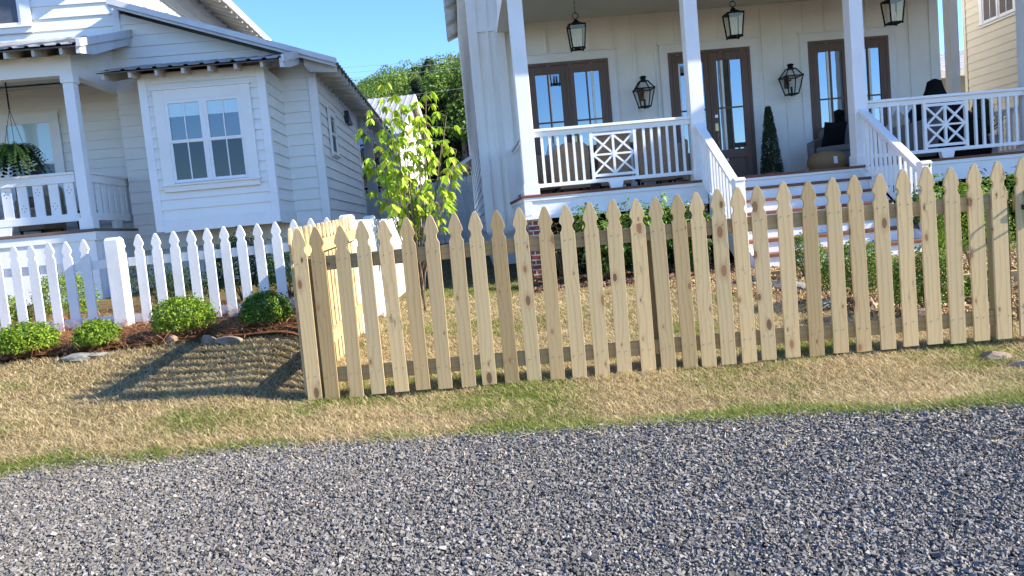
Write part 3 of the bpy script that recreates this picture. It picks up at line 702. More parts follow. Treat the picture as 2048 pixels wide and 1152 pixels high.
# doors
def double_door(a0, a1, label, handle=True, leaf_handle=1):
    zt = 3.93; mb = MB(); c = .17
    mb.mbox(Fw, a0-c, a0-.02, .0, .036, FL, zt+.02); mb.mbox(Fw, a1+.02, a1+c, .0, .036, FL, zt+.02); mb.mbox(Fw, a0-c, a1+c, .0, .036, zt+.02, zt+.17); mb.mbox(Fw, a0-c-.03, a1+c+.03, 0, .06, zt+.17, zt+.20)
    casing = mb.build("door_casing", MT['trim'], RH, bevel=.004)
    mb = MB(); mb.mbox(Fw, a0-.02, a0+.035, .002, .05, FL, zt+.02); mb.mbox(Fw, a1-.035, a1+.02, .002, .05, FL, zt+.02); mb.mbox(Fw, a0+.035, a1-.035, .002, .05, zt-.035, zt+.02); mb.mbox(Fw, a0+.035, a1-.035, .002, .06, FL, FL+.025)
    mb.build("door_frame", MT['doorwood'], casing, bevel=.003)
    am = (a0+a1)/2
    for side, (x0, x1) in enumerate(((a0+.037, am-.002), (am+.002, a1-.037))):
        z0, z1 = FL+.03, zt-.04; gz0, gz1 = FL+.62, z1-.15; sw = .125; g0, g1 = x0+sw, x1-sw
        d = MB(); d.mbox(Fw, x0, g0, .004, .042, z0, z1); d.mbox(Fw, g1, x1, .004, .042, z0, z1); d.mbox(Fw, g0, g1, .004, .042, gz1, z1)
        d.mbox(Fw, g0, g1, .004, .042, gz0-.16, gz0); d.mbox(Fw, g0, g1, .004, .042, z0, z0+.14); d.mbox(Fw, g0, g1, .004, .026, z0+.14, gz0-.16); d.mbox(Fw, g0+.05, g1-.05, .026, .036, z0+.19, gz0-.21)
        gm = (g0+g1)/2; zm = gz0+(gz1-gz0)*.47
        d.mbox(Fw, gm-.014, gm+.014, .022, .040, gz0, gz1); d.mbox(Fw, g0, g1, .022, .039, zm-.014, zm+.014)
        if side == 0: d.mbox(Fw, x1-.028, x1+.026, .043, .062, z0, z1)
        dr = d.build("door", MT['doorwood'], RH, bevel=.004)
        p = MB(); p.mbox(Fw, g0, g1, .012, .020, gz0, gz1); p.build("pane", MT['glass'], dr)
        if handle and side == leaf_handle:
            h = MB(); hx = (x0+.055) if side == 1 else (x1-.055)
            h.mbox(Fw, hx-.03, hx+.03, .042, .052, FL+.98, FL+1.12); h.tube([Fw(hx, .05, FL+.97), Fw(hx, .095, FL+.92), Fw(hx, .095, FL+.74), Fw(hx, .05, FL+.69)], .011, 8); h.build("handle", MT['brass'], dr)
            h = MB(); h.mbox(Fw, hx-.028, hx+.028, .042, .060, FL+1.22, FL+1.28); h.build("deadbolt", MT['steel'], dr, bevel=.004)
double_door(.45, 1.96, ""); double_door(3.12, 4.63, ""); double_door(5.78, 7.29, "")
# wall sconces and hanging lanterns
def lantern_body(mb, s_top, s_bot, z0, z1, c=(0, 0), bar=.018):
    T = [(c[0]+a*s_top, c[1]+b*s_top, z1) for a, b in ((-1, -1), (1, -1), (1, 1), (-1, 1))]
    B = [(c[0]+a*s_bot, c[1]+b*s_bot, z0) for a, b in ((-1, -1), (1, -1), (1, 1), (-1, 1))]
    for k in range(4):
        mb.bar(T[k], B[k], bar, bar, (1, .3, 0)); mb.bar(T[k], T[(k+1) % 4], bar*1.3, bar*1.3); mb.bar(B[k], B[(k+1) % 4], bar*1.3, bar*1.3)
    return T, B
clear = Node("lantern_glass"); gl = clear.add("ShaderNodeBsdfGlossy"); gl.inputs['Roughness'].default_value = .03
tr = clear.add("ShaderNodeBsdfTransparent"); tr.inputs[0].default_value = (.93, .95, .95, 1); mx = clear.add("ShaderNodeMixShader")
mx.inputs[0].default_value = .07; clear.ln(tr.outputs[0], mx.inputs[1]); clear.ln(gl.outputs[0], mx.inputs[2]); clear.ln(mx.outputs[0], clear.out.inputs[0])
MT['clear'] = clear.m
def panes(name, T, B, parent, ins=.004):
    mb = MB()
    for k in range(4):
        k2 = (k+1) % 4; mb.quad(T[k], T[k2], B[k2], B[k])
    return mb.build(name, MT['clear'], parent)
def sconce(u, label):
    p = rh(u, 3.0-.25, 2.98); t = empty("wall_lantern", label, "lantern", p, HY, "gas-style lanterns on the porch wall"); t.scale = (.87, .87, .87)
    mb = MB(); T, B = lantern_body(mb, .185, .105, 0, .36); mb.bar((-.19, 0, .36), (.19, 0, .36), .012, .012)
    A = [(a*.075, b*.075, .53) for a, b in ((-1, -1), (1, -1), (1, 1), (-1, 1))]
    for k in range(4): mb.bar(T[k], A[k], .019, .019, (1, .3, 0)); mb.bar(A[k], A[(k+1) % 4], .016, .016)
    for k in range(4): c = T[k]; mb.box(c[0]-.014, c[0]+.014, c[1]-.014, c[1]+.014, .35, .385)
    mb.lathe([(.075, .53), (.07, .545), (.055, .55), (.055, .60), (.075, .605), (.07, .625), (.03, .64), (.005, .645)], n=16)
    mb.box(-.10, .10, -.10, .10, -.012, .0); mb.lathe([(.008, -.05), (.02, -.03), (.012, -.012)], n=8)
    mb.bar((0, 0, .30), (0, .24, .30), .02, .03); mb.box(-.05, .05, .225, .25, .16, .42); mb.tube([(-.05, 0, -.03), (.02, -.02, -.015), (.06, -.02, -.05)], .006, 5)
    mb.build("frame", MT['black'], t); panes("glass_pane", T, B, t); panes("glass_pane", A, T, t)
    mb = MB(); mb.lathe([(.022, .0), (.022, .13), (.03, .135), (.012, .16)], n=12); mb.build("burner", MT['black'], t)
sconce(2.555, "black wall lantern to the right of the leftmost brown double door"); sconce(5.31, "black wall lantern above the dark clipped cypress")
def pendant(u, w, zb, label):
    p = rh(u, w, zb); t = empty("hanging_lantern", label, "lantern", p, HY, "black lanterns hanging from the porch ceiling"); t.scale = (.85, .85, .87)
    mb = MB(); T, B = lantern_body(mb, .155, .115, .03, .45, bar=.021)
    A = [(a*.04, b*.04, .525) for a, b in ((-1, -1), (1, -1), (1, 1), (-1, 1))]
    for k in range(4): mb.f.append(tuple(len(mb.v)+j for j in range(4))); mb.v += [T[k], T[(k+1) % 4], A[(k+1) % 4], A[k]]
    mb.lathe([(.05, .525), (.05, .55), (.02, .565), (.02, .585)], n=10)
    ring = [(.055*math.cos(a), 0, .635+.055*math.sin(a)) for a in np.linspace(0, 6.283, 17)]; mb.tube(ring, .008, 6, False)
    mb.box(-.06, .06, -.06, .06, .035, .05)
    for k in range(4): c = B[k]; mb.box(c[0]-.012, c[0]+.012, c[1]-.012, c[1]+.012, 0, .03)
    mb.build("frame", MT['black'], t); panes("glass_pane", T, B, t)
    top = (4.695-zb)/.87; mb = MB(); n = int((top-.69)/.045)
    for k in range(n):
        z = .70+k*.045; a = (k % 2)*math.pi/2; mb.tube([(.012*math.cos(q)*math.cos(a), .012*math.cos(q)*math.sin(a), z+.026*math.sin(q)) for q in np.linspace(0, 6.283, 9)], .004, 4, False)
    mb.lathe([(.06, top), (.055, top-.02), (.01, top-.03)], n=12); mb.build("chain", MT['black'], t)
    mb = MB()
    for j in range(4): a = j*1.571+.6; mb.lathe([(.013, .05), (.013, .17), (.008, .175), (.011, .20), (.002, .235)], (.045*math.cos(a), .045*math.sin(a), 0), 8)
    mb.build("candle", MT['candle'], t)
pendant(1.19, 1.4, 3.80, "black hanging lantern over the wicker dining chairs"); pendant(3.81, 1.4, 3.79, "black hanging lantern above the front steps"); pendant(6.53, 1.4, 3.80, "black hanging lantern over the grey armchairs")

# ------------------------------------------------------------------ porch furniture
def wicker_chair(u, w, rz, label, zt=.98, sx=.94, p=None):
    p = rh(u, w, FL) if p is None else p; t = empty("wicker_chair", label, "chair", p, HY+rz, "wicker dining chairs on the porch"); t.scale = (sx*.9, .92, 1)
    mb = MB(); n = 14; prof = [(-.29, 0), (-.30, .5), (-.30, zt-.16), (-.27, zt-.06), (-.20, zt-.012), (-.1, zt), (.1, zt), (.20, zt-.012), (.27, zt-.06), (.30, zt-.16), (.30, .5), (.29, 0)]
    pts = [(a, z+.06) for a, z in prof]
    mb.prism(lambda a, o, z: (a*(1-.05*(z < .2)), -.25+o-.16*max(0, z-.4)*.6, z), pts, -.03, .045); mb.build("backrest", MT['wicker'], t, bevel=.015)
    mb = MB(); mb.box(-.28, .28, -.21, .28, .10, .42); mb.build("seat_box", MT['wicker'], t, bevel=.02)
    mb = MB(); mb.box(-.27, .27, -.20, .27, .42, .48); mb.build("seat_cushion", MT['beigefab'], t, bevel=.02)
    for a in (-1, 1):
        mb = MB(); mb.prism(lambda y, o, z, a=a: (a*.275+o, y, z), [(-.22, .1), (.27, .1), (.27, .60), (.2, .66), (-.22, .68)], -.035, .035); mb.build("armrest", MT['wicker'], t, bevel=.015)
        for b in (-.22, .25):
            mb = MB(); mb.box(a*.25-.02, a*.25+.02, b-.02, b+.02, 0, .12); mb.build("leg", MT['black'], t)
wicker_chair(.45, 1.5, -1.35, "brown wicker chair beside the porch corner column, seen from its side", .90)
wicker_chair(.80, .72, .12, "brown wicker chair with its rounded back between the corner column and the lattice panel", .70)
wicker_chair(1.50, .78, -.12, "brown wicker chair directly behind the lattice panel of the left railing", .88)
wicker_chair(2.16, .74, -.10, "tall brown wicker chair right of the lattice panel of the left railing", .93, 1.12)
wicker_chair(2.62, 1.5, 1.2, "brown wicker chair beside the column at the top of the steps", .68)
def lh(u, w, z): return Vector((-5.555+u*math.cos(HY)-w*math.sin(HY), 12.5+u*math.sin(HY)+w*math.cos(HY), z))
wicker_chair(0, 0, math.pi-.3, "brown wicker chair behind the cottage porch railing, under the fern", .80, .94, lh(-2.25, .9, 1.6))
wicker_chair(0, 0, math.pi+.4, "brown wicker chair at the left edge of the cottage porch", .80, .94, lh(-3.25, .9, 1.6))
t = empty("planter", "small black planter standing behind the cottage porch railing by the column", "planter", lh(-1.45, .8, 1.6), HY)
mb = MB(); mb.lathe([(.12, 0), (.15, .02), (.18, .34), (.185, .36), (.165, .36), (.15, .05)], n=20); mb.build("tub", MT['black'], t)
mb = MB(); mb.lathe([(.158, .30), (.12, .315), (.02, .32)], n=20); mb.build("soil", MT['bark'], t)
t = empty("dining_table", "round dark dining table among the wicker chairs", "table", rh(1.45, 1.75, FL), HY)
mb = MB(); mb.lathe([(.86, .70), (.88, .72), (.88, .75), (.86, .765)], n=36, sq=.62); mb.build("tabletop", MT['doorwood'], t)
mb = MB(); mb.lathe([(.34, 0), (.30, .05), (.14, .12), (.11, .4), (.16, .66), (.3, .70)], n=24); mb.build("pedestal", MT['doorwood'], t)
def pillow(name, label, p, s, rot, mat):
    mb = MB(); n = 8; i0 = 0
    for sg in (-1, 1):
        for a in range(n+1):
            for b in range(n+1):
                x = a/n*2-1; y = b/n*2-1; th = max(0, (1-x**4)*(1-y**4))**.5*.32
                mb.v.append((x*s/2*(1-.06*(1-abs(y))), sg*th*s/2, y*s/2*(1-.06*(1-abs(x)))))
        o = 0 if sg < 0 else (n+1)**2
        for a in range(n):
            for b in range(n): mb.f.append((o+a*(n+1)+b, o+(a+1)*(n+1)+b, o+(a+1)*(n+1)+b+1, o+a*(n+1)+b+1))
    ob = mb.build(name, mat, None, smooth=True); ob.location = p; ob.rotation_euler = rot; return tag(ob, label, "pillow")
pillow("pillow", "white pillow on the wicker chair behind the lattice panel", rh(1.62, .86, FL+.78), .34, (.25, .35, HY), MT['whitefab'])
pillow("pillow", "white pillow on the wicker chair beside the porch corner column", rh(.62, 1.45, FL+.72), .34, (.2, .2, 1.2), MT['whitefab'])
def armchair(u, w, rz, label):
    t = empty("armchair", label, "armchair", rh(u, w, FL), HY+rz, "grey porch armchairs")
    mb = MB(); mb.box(-.36, .36, -.30, .36, .08, .34); mb.build("base", MT['greyfab'], t, bevel=.02)
    mb = MB(); mb.box(-.30, .30, -.24, .38, .34, .46); mb.build("seat_cushion", MT['greyfab'], t, bevel=.04)
    mb = MB(); mb.prism(lambda a, o, z: (a, -.34+o-.18*(z-.3), z), [(-.42, .1), (.42, .1), (.42, .76), (.30, .90), (-.30, .90), (-.42, .76)], -.07, .06); mb.build("backrest", MT['greyfab'], t, bevel=.03)
    for a in (-1, 1):
        mb = MB(); mb.prism(lambda y, o, z, a=a: (a*.38+o, y, z), [(-.36, .06), (.36, .06), (.38, .56), (.1, .60), (-.36, .68)], -.06, .06); mb.build("armrest", MT['greyfab'], t, bevel=.025)
        for b in (-.28, .30):
            mb = MB(); mb.box(a*.34-.025, a*.34+.025, b-.025, b+.025, 0, .1); mb.build("leg", MT['black'], t)
armchair(5.88, 2.25, 2.45, "grey woven armchair with a black pillow beside the jute pouf")
armchair(6.35, 1.0, 1.35, "grey armchair with a navy pillow behind the right-hand railing")
pillow("pillow", "black square pillow propped on the grey armchair beside the pouf", rh(5.74, 2.08, FL+.66), .44, (.25, .05, HY+.1), MT['blackfab'])
pillow("pillow", "navy pillow on the grey armchair behind the railing", rh(6.42, .85, FL+.64), .42, (.2, .3, 1.2), MT['bluefab'])
pillow("pillow", "beige pillow on the grey armchair behind the railing", rh(6.12, .72, FL+.60), .40, (.3, .5, .4), MT['beigefab'])
t = empty("pouf", "round tan jute pouf with a white paper tag at the top of the steps", "pouf", rh(5.27, 1.45, FL), HY)
mb = MB(); mb.lathe([(.20, 0), (.28, .04), (.315, .14), (.30, .24), (.23, .31), (.12, .335), (.0, .34)], n=28); mb.build("cushion_body", MT['rattan'], t, smooth=True)
mb = MB(); mb.prism(lambda a, o, z: (a, -.318-o+.12*(z-.15), z), [(-.03, .11), (.035, .11), (.035, .23), (-.03, .23)], 0, .004); mb.build("paper_tag", MT['whitefab'], t)
# black fabric cover over tall furniture
mb = MB(); prof = [(.80, 0), (.82, .1), (.76, .4), (.60, .68), (.38, .90), (.21, 1.05), (.15, 1.20), (.115, 1.33), (.03, 1.37)]
n = 40
for r, z in prof:
    for j in range(n):
        a = 2*math.pi*j/n; f = 1+.05*math.sin(a*7)*(1-z/1.6)+.03*math.sin(a*3+1); mb.v.append((r*f*math.cos(a), r*f*.8*math.sin(a), z))
for k in range(len(prof)-1):
    for j in range(n): mb.f.append((k*n+j, k*n+(j+1) % n, (k+1)*n+(j+1) % n, (k+1)*n+j))
mb.f.append(tuple(range((len(prof)-1)*n, len(prof)*n)))
cv = mb.build("furniture_cover", MT['blackfab'], None, smooth=True); cv.location = rh(7.12, 1.30, FL); tag(cv, "black fabric cover draped over tall porch furniture behind the right railing", "cover")
# plants on the porch
def leaf_cloud(name, centers, normals, size, asp, cols, mat, parent, fold=.25, droop=0.0):
    """pointed leaves: centre, facing normal, size"""
    n = len(centers); N = normals/np.linalg.norm(normals, axis=1, keepdims=True)
    r = rng.normal(size=(n, 3)); A = np.cross(N, r); A /= np.linalg.norm(A, axis=1, keepdims=True)
    if droop: A[:, 2] -= droop; A /= np.linalg.norm(A, axis=1, keepdims=True)
    B = np.cross(A, N); B /= np.linalg.norm(B, axis=1, keepdims=True)
    s = size[:, None]; lift = N*s*fold*asp
    p0 = centers-A*s*.5; p1 = centers+B*s*asp*.5+lift-A*s*.08; p2 = centers+A*s*.5; p3 = centers-B*s*asp*.5+lift-A*s*.08
    V = np.stack([p0, p1, p2, p3], 1).reshape(-1, 3); i = np.arange(n)[:, None]*4
    return np_mesh(name, V, [np.concatenate([i+np.array([[0, 1, 2]]), i+np.array([[0, 2, 3]])])], mat, np.repeat(cols, 4, 0), parent)
def mixcol(n, a, b, j=.25):
    t = rng.random((n, 1)); return (np.array(a)*(1-t)+np.array(b)*t)*rng.uniform(1-j, 1+j, (n, 1))
def cypress(u, w, h, r, label, base=.10):
    t = empty("potted_cypress", label, "shrub", rh(u, w, FL), HY, "clipped cypresses flanking the front door")
    mb = MB(); mb.lathe([(.12, 0), (.15, .02), (.165, .12), (.15, .125), (.14, .10)], n=18); mb.build("pot", MT['pot'], t)
    n = 4200; z = rng.random(n)**1.25*h; th = rng.uniform(0, 6.283, n); R = r*(1-z/h)**.75+.035
    rr_ = R*np.sqrt(rng.uniform(.45, 1.12, n)); P = np.stack([rr_*np.cos(th), rr_*np.sin(th), z+base], 1)
    Nn = np.stack([np.cos(th), np.sin(th), rng.uniform(-.3, .9, n)], 1)+rng.normal(0, .4, (n, 3))
    leaf_cloud("foliage", P, Nn, rng.uniform(.03, .065, n), .38, mixcol(n, (.022, .045, .016), (.055, .085, .03)), MT['leaf'], t)
    mb = MB(); mb.tube([(0, 0, .05), (0, 0, h*.8)], [.02, .008], 6); mb.build("stem", MT['bark'], t)
cypress(4.78, 2.60, 1.20, .165, "dark green clipped cypress in a low pot right of the front door"); cypress(2.86, 2.65, 1.02, .13, "small dark cypress left of the front door, mostly hidden by the railing")
t = empty("potted_plant", "spiky dark potted plant behind the right railing near the side porch", "plant", rh(8.35, 1.9, FL), HY)
mb = MB(); mb.lathe([(.16, 0), (.20, .04), (.24, .34), (.25, .38), (.22, .38), (.21, .30)], n=24); mb.build("pot", MT['pot'], t)
n = 60; th = rng.uniform(0, 6.28, n); el = rng.uniform(.15, 1.35, n); D = np.stack([np.cos(th)*np.cos(el), np.sin(th)*np.cos(el), np.sin(el)], 1); S = np.stack([-np.sin(th), np.cos(th), 0*th], 1)
o = strips(np.tile([[0, 0, .36]], (n, 1)), D, S, rng.uniform(.45, .75, n), np.full(n, .05), np.stack([0*th, 0*th, -rng.uniform(.02, .22, n)], 1), mixcol(n, (.03, .055, .02), (.06, .09, .03)), "spiky_leaf", MT['leaf']); o.parent = t
t = empty("topiary", "narrow dark green column shrub in a pale pot behind the right railing", "shrub", rh(7.95, 1.35, FL), HY)
mb = MB(); mb.lathe([(.16, 0), (.19, .03), (.22, .30), (.20, .31), (.19, .26)], n=20); mb.build("pot", MT['pot'], t)
n = 1800; z = rng.random(n); th = rng.uniform(0, 6.28, n); R = .16*np.sin(np.clip(z*1.05, 0, 1)*math.pi)**.5*rng.uniform(.6, 1.1, n)
leaf_cloud("foliage", np.stack([R*np.cos(th), R*np.sin(th), .42+z*.62], 1), np.stack([np.cos(th), np.sin(th), .3+0*th], 1)+rng.normal(0, .4, (n, 3)), rng.uniform(.04, .07, n), .45, mixcol(n, (.03, .06, .02), (.06, .11, .035)), MT['leaf'], t)
mb = MB(); mb.tube([(0, 0, .2), (0, 0, .9)], [.02, .01], 6); mb.build("stem", MT['bark'], t)

# ------------------------------------------------------------------ cream house on the right and its rear wing
RN = empty("cream_house", "tall cream lap-sided house at the right edge beyond the porch", "house", (12.0, 10.0, 0))
Fn = lambda a, o, z: (-o, a, z)
mb = MB(); siding(mb, Fn, const(0), const(10.0), .6, 7.6, .19, .016); mb.box(.0, 9, .12, 10.0, -.2, 7.6); mb.box(0, 9, 0, .12, -.2, 7.6); mb.mbox(Fn, 9.9, 10.01, 0, .03, .4, 7.6); mb.mbox(Fn, -.01, .12, 0, .03, .4, 7.6)
mb.build("wall", MT['cream'], RN)
mb = MB(); mb.prism(lambda a, o, z: (a, o, z), [(-.35, 7.55), (4.5, 9.6), (9.35, 7.55), (9.35, 7.48), (4.5, 9.5), (-.35, 7.48)], -.4, 10.4); mb.build("roof", MT['metal'], RN)
window_unit(RN, lambda a, o, z: (-.016-o, a, z), 8.02, 9.18, 4.86, 6.3, 2, (0,), .12, low='screenbrown', upper='screenbrown')
WG = empty("garden_shed", "low cream building with a pale ribbed metal roof glimpsed between the two right-hand houses", "building", (12.6, 22.2, 0))
mb = MB(); siding(mb, lambda a, o, z: (a, -o, z), const(-.4), const(6), .4, 4.2, .19, .016); mb.box(-.4, 6, .01, 5, .2, 4.2); mb.box(-.45, .0, -.03, .02, .2, 4.2); mb.build("wall", MT['cream'], WG)
mb = MB(); corr_roof(mb, (-.8, -.5, 4.15), (6.4, -.5, 4.45), (6.4, 3.2, 5.45), (-.8, 3.2, 5.15), .2); wr = mb.build("roof", MT['metalw'], WG)
mb = MB(); mb.hexa([(-.8, -.53, 3.95), (6.4, -.53, 4.25), (6.4, -.50, 4.25), (-.8, -.50, 3.95), (-.8, -.53, 4.15), (6.4, -.53, 4.45), (6.4, -.50, 4.45), (-.8, -.50, 4.15)]); mb.build("fascia", MT['trim'], wr)

# ------------------------------------------------------------------ fences
def picket_mesh(name, w, h, t, mats, nails=(), tip=1.0):
    hw = w/2; k = tip
    prof = [(.006, 0), (.014, .010), (.022, .028), (.031, .052), (.039, .075), (.0445, .095), (.0445, .107), (.036, .116), (.0315, .128), (.0315, .140), (.036, .153), (.0445, .166)]
    prof = [(a/.0445*hw, h-d*k) for a, d in prof]
    poly = [(-hw, 0), (hw, 0)]+[(a, z) for a, z in reversed(prof)]+[(-a, z) for a, z in prof]
    mb = MB(); mb.prism(lambda a, o, z: (a, -t+o, z), poly, 0, t); nf = len(mb.f)
    for a, z in nails: mb.lathe([(.0034, 0), (.0034, .0018), (.0015, .0024)], (0, 0, 0), 6); 
    vs = mb.v; i = len(poly)*2; per = 18
    for q, (a, z) in enumerate(nails):
        for j in range(per):
            x, y, zz = vs[i+q*per+j]; vs[i+q*per+j] = (a+x, -t-zz+.0006, z+y)
    o = mb.build(name, mats[0], None); o.data.materials.append(mats[1])
    for k2, p in enumerate(o.data.polygons):
        if k2 >= nf: p.material_index = 1
    return o
def add_bevel(o, w=.0022):
    b = o.modifiers.new("bevel", 'BEVEL'); b.width = w; b.segments = 1; b.limit_method = 'ANGLE'; b.angle_limit = rad(35)
NA = [(-.022, .145), (.021, .148), (-.02, .86), (.022, .862)]
FY = rad(-1.5)
FN = empty("picket_fence", "unpainted new pine picket fence running across the front lawn along the gravel", "fence", (-1.28, 4.78, 0), FY)
us = [-.003, .105, .257, .396, .542, .674, .813, .96, 1.089, 1.23, 1.368, 1.512, 1.649, 1.789, 1.926, 2.075, 2.199, 2.332, 2.447, 2.568, 2.695, 2.815, 2.96, 3.107, 3.254, 3.394, 3.541, 3.678, 3.824, 3.964, 4.106, 4.242]
r2 = random.Random(3)
pk0 = None
for k, u in enumerate(us):
    nl = [(a+r2.uniform(-.006, .006), z+r2.uniform(-.008, .008)) for a, z in NA]
    o = picket_mesh("picket", .089+r2.uniform(-.001, .001), 1.073+r2.uniform(-.006, .006), .0175, (MT['pine'], MT['nail']), nl); add_bevel(o)
    o.parent = FN; o.location = (u, 0, .098+.006*math.sin(u*2.1)+(.012 if u > 2.5 else 0)*.6+r2.uniform(-.005, .005)); o.rotation_euler = (r2.uniform(-.004, .004), r2.uniform(-.009, .009), r2.uniform(-.02, .02))
for zc in (.915, .238):
    a = 0.06
    for b in (2.12, 4.29):
        mb = MB(); mb.box(a, b-.003, .002, .040, zc-.0445, zc+.0445); mb.build("rail", MT['railx'], FN, bevel=.003, loc=(0, 0, .03 if zc > .5 else .006)); a = b
for u, zt in ((2.085, .985), (4.24, 1.0), (.006, .985)):
    mb = MB(); mb.box(u, u+.09, .042, .131, -.5, zt); mb.build("post", MT['post'], FN, bevel=.004)
# gate at the right edge
GT = empty("garden_gate", "pine picket gate with a black latch at the right end of the new fence", "gate", (-1.28+4.33*math.cos(FY), 4.78+4.33*math.sin(FY), 0), FY)
for k in range(5):
    o = picket_mesh("picket", .089, 1.073, .0175, (MT['pine'], MT['nail']), NA); add_bevel(o); o.parent = GT; o.location = (.050+k*.142, -.004, .118); o.rotation_euler = (0, .004*(-1)**k, 0)
for zc in (.93, .25):
    mb = MB(); mb.box(.02, .70, .0, .038, zc-.0445, zc+.0445); mb.build("rail", MT['railx'], GT, bevel=.003)
mb = MB(); mb.bar((.04, .019, .30), (.68, .019, .88), .03, .085, (0, 1, 0)); mb.build("brace", MT['railx'], GT)
mb = MB(); mb.box(.052, .092, -.030, -.022, .80, 1.0); mb.tube([(.072, -.03, .83), (.072, -.06, .85), (.072, -.06, .95), (.072, -.03, .97)], .007, 6); mb.box(.035, .115, -.034, -.022, .885, .915); mb.build("latch", MT['black'], GT, bevel=.003)
# side run of the new fence
SF = empty("picket_fence", "short side run of new pine pickets going back from the front fence corner", "fence", (-1.315, 4.90, 0), rad(91.5))
for k in range(16):
    u = .02+k*.1435; gzz = .105+.044*u
    o = picket_mesh("picket", .089, 1.073, .0175, (MT['pine'], MT['nail']), NA); add_bevel(o); o.parent = SF
    o.location = (u, .0585, gzz); o.rotation_euler = (0, r2.uniform(-.006, .006), 0)
for zc in (.915, .238):
    mb = MB(); mb.hexa([(-.06, .0, zc-.0445+.105), (2.22, .0, zc-.0445+.2), (2.22, .038, zc-.0445+.2), (-.06, .038, zc-.0445+.105), (-.06, .0, zc+.0445+.105), (2.22, .0, zc+.0445+.2), (2.22, .038, zc+.0445+.2), (-.06, .038, zc+.0445+.105)])
    mb.build("rail", MT['raily'], SF, bevel=.003)
# white fence facing the road
WF = empty("picket_fence", "white painted picket fence in front of the cottage", "fence", (-3.0, 7.05, 0))
wu = [-3.20+.159*k for k in range(17)]
wu = [u-.005 for u in wu if u < -.72]+[-.496, -.33, -.169, -.01, .149, .298, .449, .601, .761, .92, 1.08, 1.24, 1.39, 1.53]
for u in wu:
    o = picket_mesh("picket", .089+r2.uniform(-.001, .001), .86, .018, (MT['fencewhite'], MT['fencewhite']), (), .92); add_bevel(o, .003); o.parent = WF
    o.location = (u, 0, .432+r2.uniform(-.006, .006)); o.rotation_euler = (0, r2.uniform(-.008, .008), 0)
for zc in (1.055, .54):
    for a, b in ((-3.1, -.60), (-.48, 1.6)):
        mb = MB(); mb.box(a, b, .002, .038, zc-.04, zc+.04); mb.build("rail", MT['fencewhite'], WF, bevel=.003)
def wpost(x, y, zt, parent):
    mb = MB(); mb.box(x-.062, x+.062, y-.062, y+.062, .1, zt-.02); mb.hexa([(x-.062, y-.062, zt-.02), (x+.062, y-.062, zt-.02), (x+.062, y+.062, zt-.02), (x-.062, y+.062, zt-.02), (x-.045, y-.045, zt), (x+.045, y-.045, zt), (x+.045, y+.045, zt), (x-.045, y+.045, zt)])
    mb.build("post", MT['fencewhite'], parent, bevel=.005)
wpost(-.54, -.02, 1.285, WF); wpost(-2.95, .07, 1.28, WF)
WS = empty("picket_fence", "white picket fence running back between the two yards behind the new pine fence", "fence", (-1.40, 7.16, 0), rad(91.2))
for k in range(25):
    u = .10+k*.146
    o = picket_mesh("picket", .089, 1.0, .018, (MT['fencewhite'], MT['fencewhite']), (), .92); add_bevel(o, .003); o.parent = WS; o.location = (u, .0, .25+.012*u); o.rotation_euler = (0, r2.uniform(-.008, .008), 0)
for zc in (1.05, .47):
    mb = MB(); mb.box(0, 3.7, .002, .038, zc-.04, zc+.04); mb.build("rail", MT['fencewhite'], WS, bevel=.003)
for u, zt in ((-.02, 1.30), (1.35, 1.31), (3.72, 1.32)): wpost(u, .05, zt, WS)
# grey privacy fence between the houses
PF = empty("privacy_fence", "tall grey dog-eared board fence closing the gap between the two houses", "fence", (-.80, 20.9, 0), rad(178))
for k in range(26):
    u = .07+k*.147; h = 2.46-.012*k; b0 = .55
    mb = MB(); mb.prism(lambda a, o, z: (a, o, z), [(-.069, 0), (.069, 0), (.069, h-b0-.035), (.04, h-b0), (-.04, h-b0), (-.069, h-b0-.035)], -.01, .01)
    o = mb.build("board", MT['stucco'], PF); o.location = (u, (k % 2)*.003, b0+.01*random.random())
for z in (.9, 2.0):
    mb = MB(); mb.box(0, 3.8, -.05, -.013, z-.045, z+.045); mb.build("rail", MT['greywood'], PF)

# ------------------------------------------------------------------ shrubs
def boxwood(x, y, w, h, label, group, ca, cb, n=2600, ls=.024, z=None, twig=True):
    z = gz(x, y)+.015 if z is None else z
    t = empty("shrub", label, "shrub", (x, y, z), random.uniform(0, 6.28), group)
    n = int(n*1.7); th = rng.uniform(0, 6.283, n); cp = rng.uniform(-.35, 1, n); R = rng.uniform(.3, 1, n)**.33
    D = np.stack([np.sqrt(1-cp**2)*np.cos(th), np.sqrt(1-cp**2)*np.sin(th), cp], 1)
    lump = 1+.34*(fbm(D[:, 0]*2.6+5, D[:, 1]*2.6+D[:, 2]*1.9, int(abs(x)*31+y*7) % 97)-.5)+.10*(fbm(D[:, 0]*7, D[:, 1]*7+D[:, 2]*6, 3)-.5)*2
    stray = np.where(rng.random(n) < .05, 1.1+rng.random(n)*.12, 1.0)
    P = D*(R*lump*stray)[:, None]*np.array([w/2, w/2, h*.60])+np.array([0, 0, h*.40])
    P[:, 2] = np.maximum(P[:, 2], .01+.03*rng.random(n))
    N = D*.7+rng.normal(0, .55, (n, 3))+np.array([0, 0, .35])
    leaf_cloud("foliage", P, N, rng.uniform(.7, 1.3, n)*ls, .55, mixcol(n, ca, cb, .3), MT['leaf'], t)
    mb = MB()
    for k in range(5):
        a = k*1.26+.3; mb.tube([(0, 0, -.03), (.12*w*math.cos(a), .12*w*math.sin(a), h*.25), (.3*w*math.cos(a), .3*w*math.sin(a), h*.6)], [.011, .008, .004], 5)
    mb.build("stem", MT['bark'], t)
    return t
LIME = ((.06, .14, .010), (.25, .36, .025)); MIDG = ((.04, .10, .010), (.17, .28, .028)); DARKG = ((.02, .045, .012), (.06, .10, .03))
gA = "clipped shrubs in the pine straw bed"
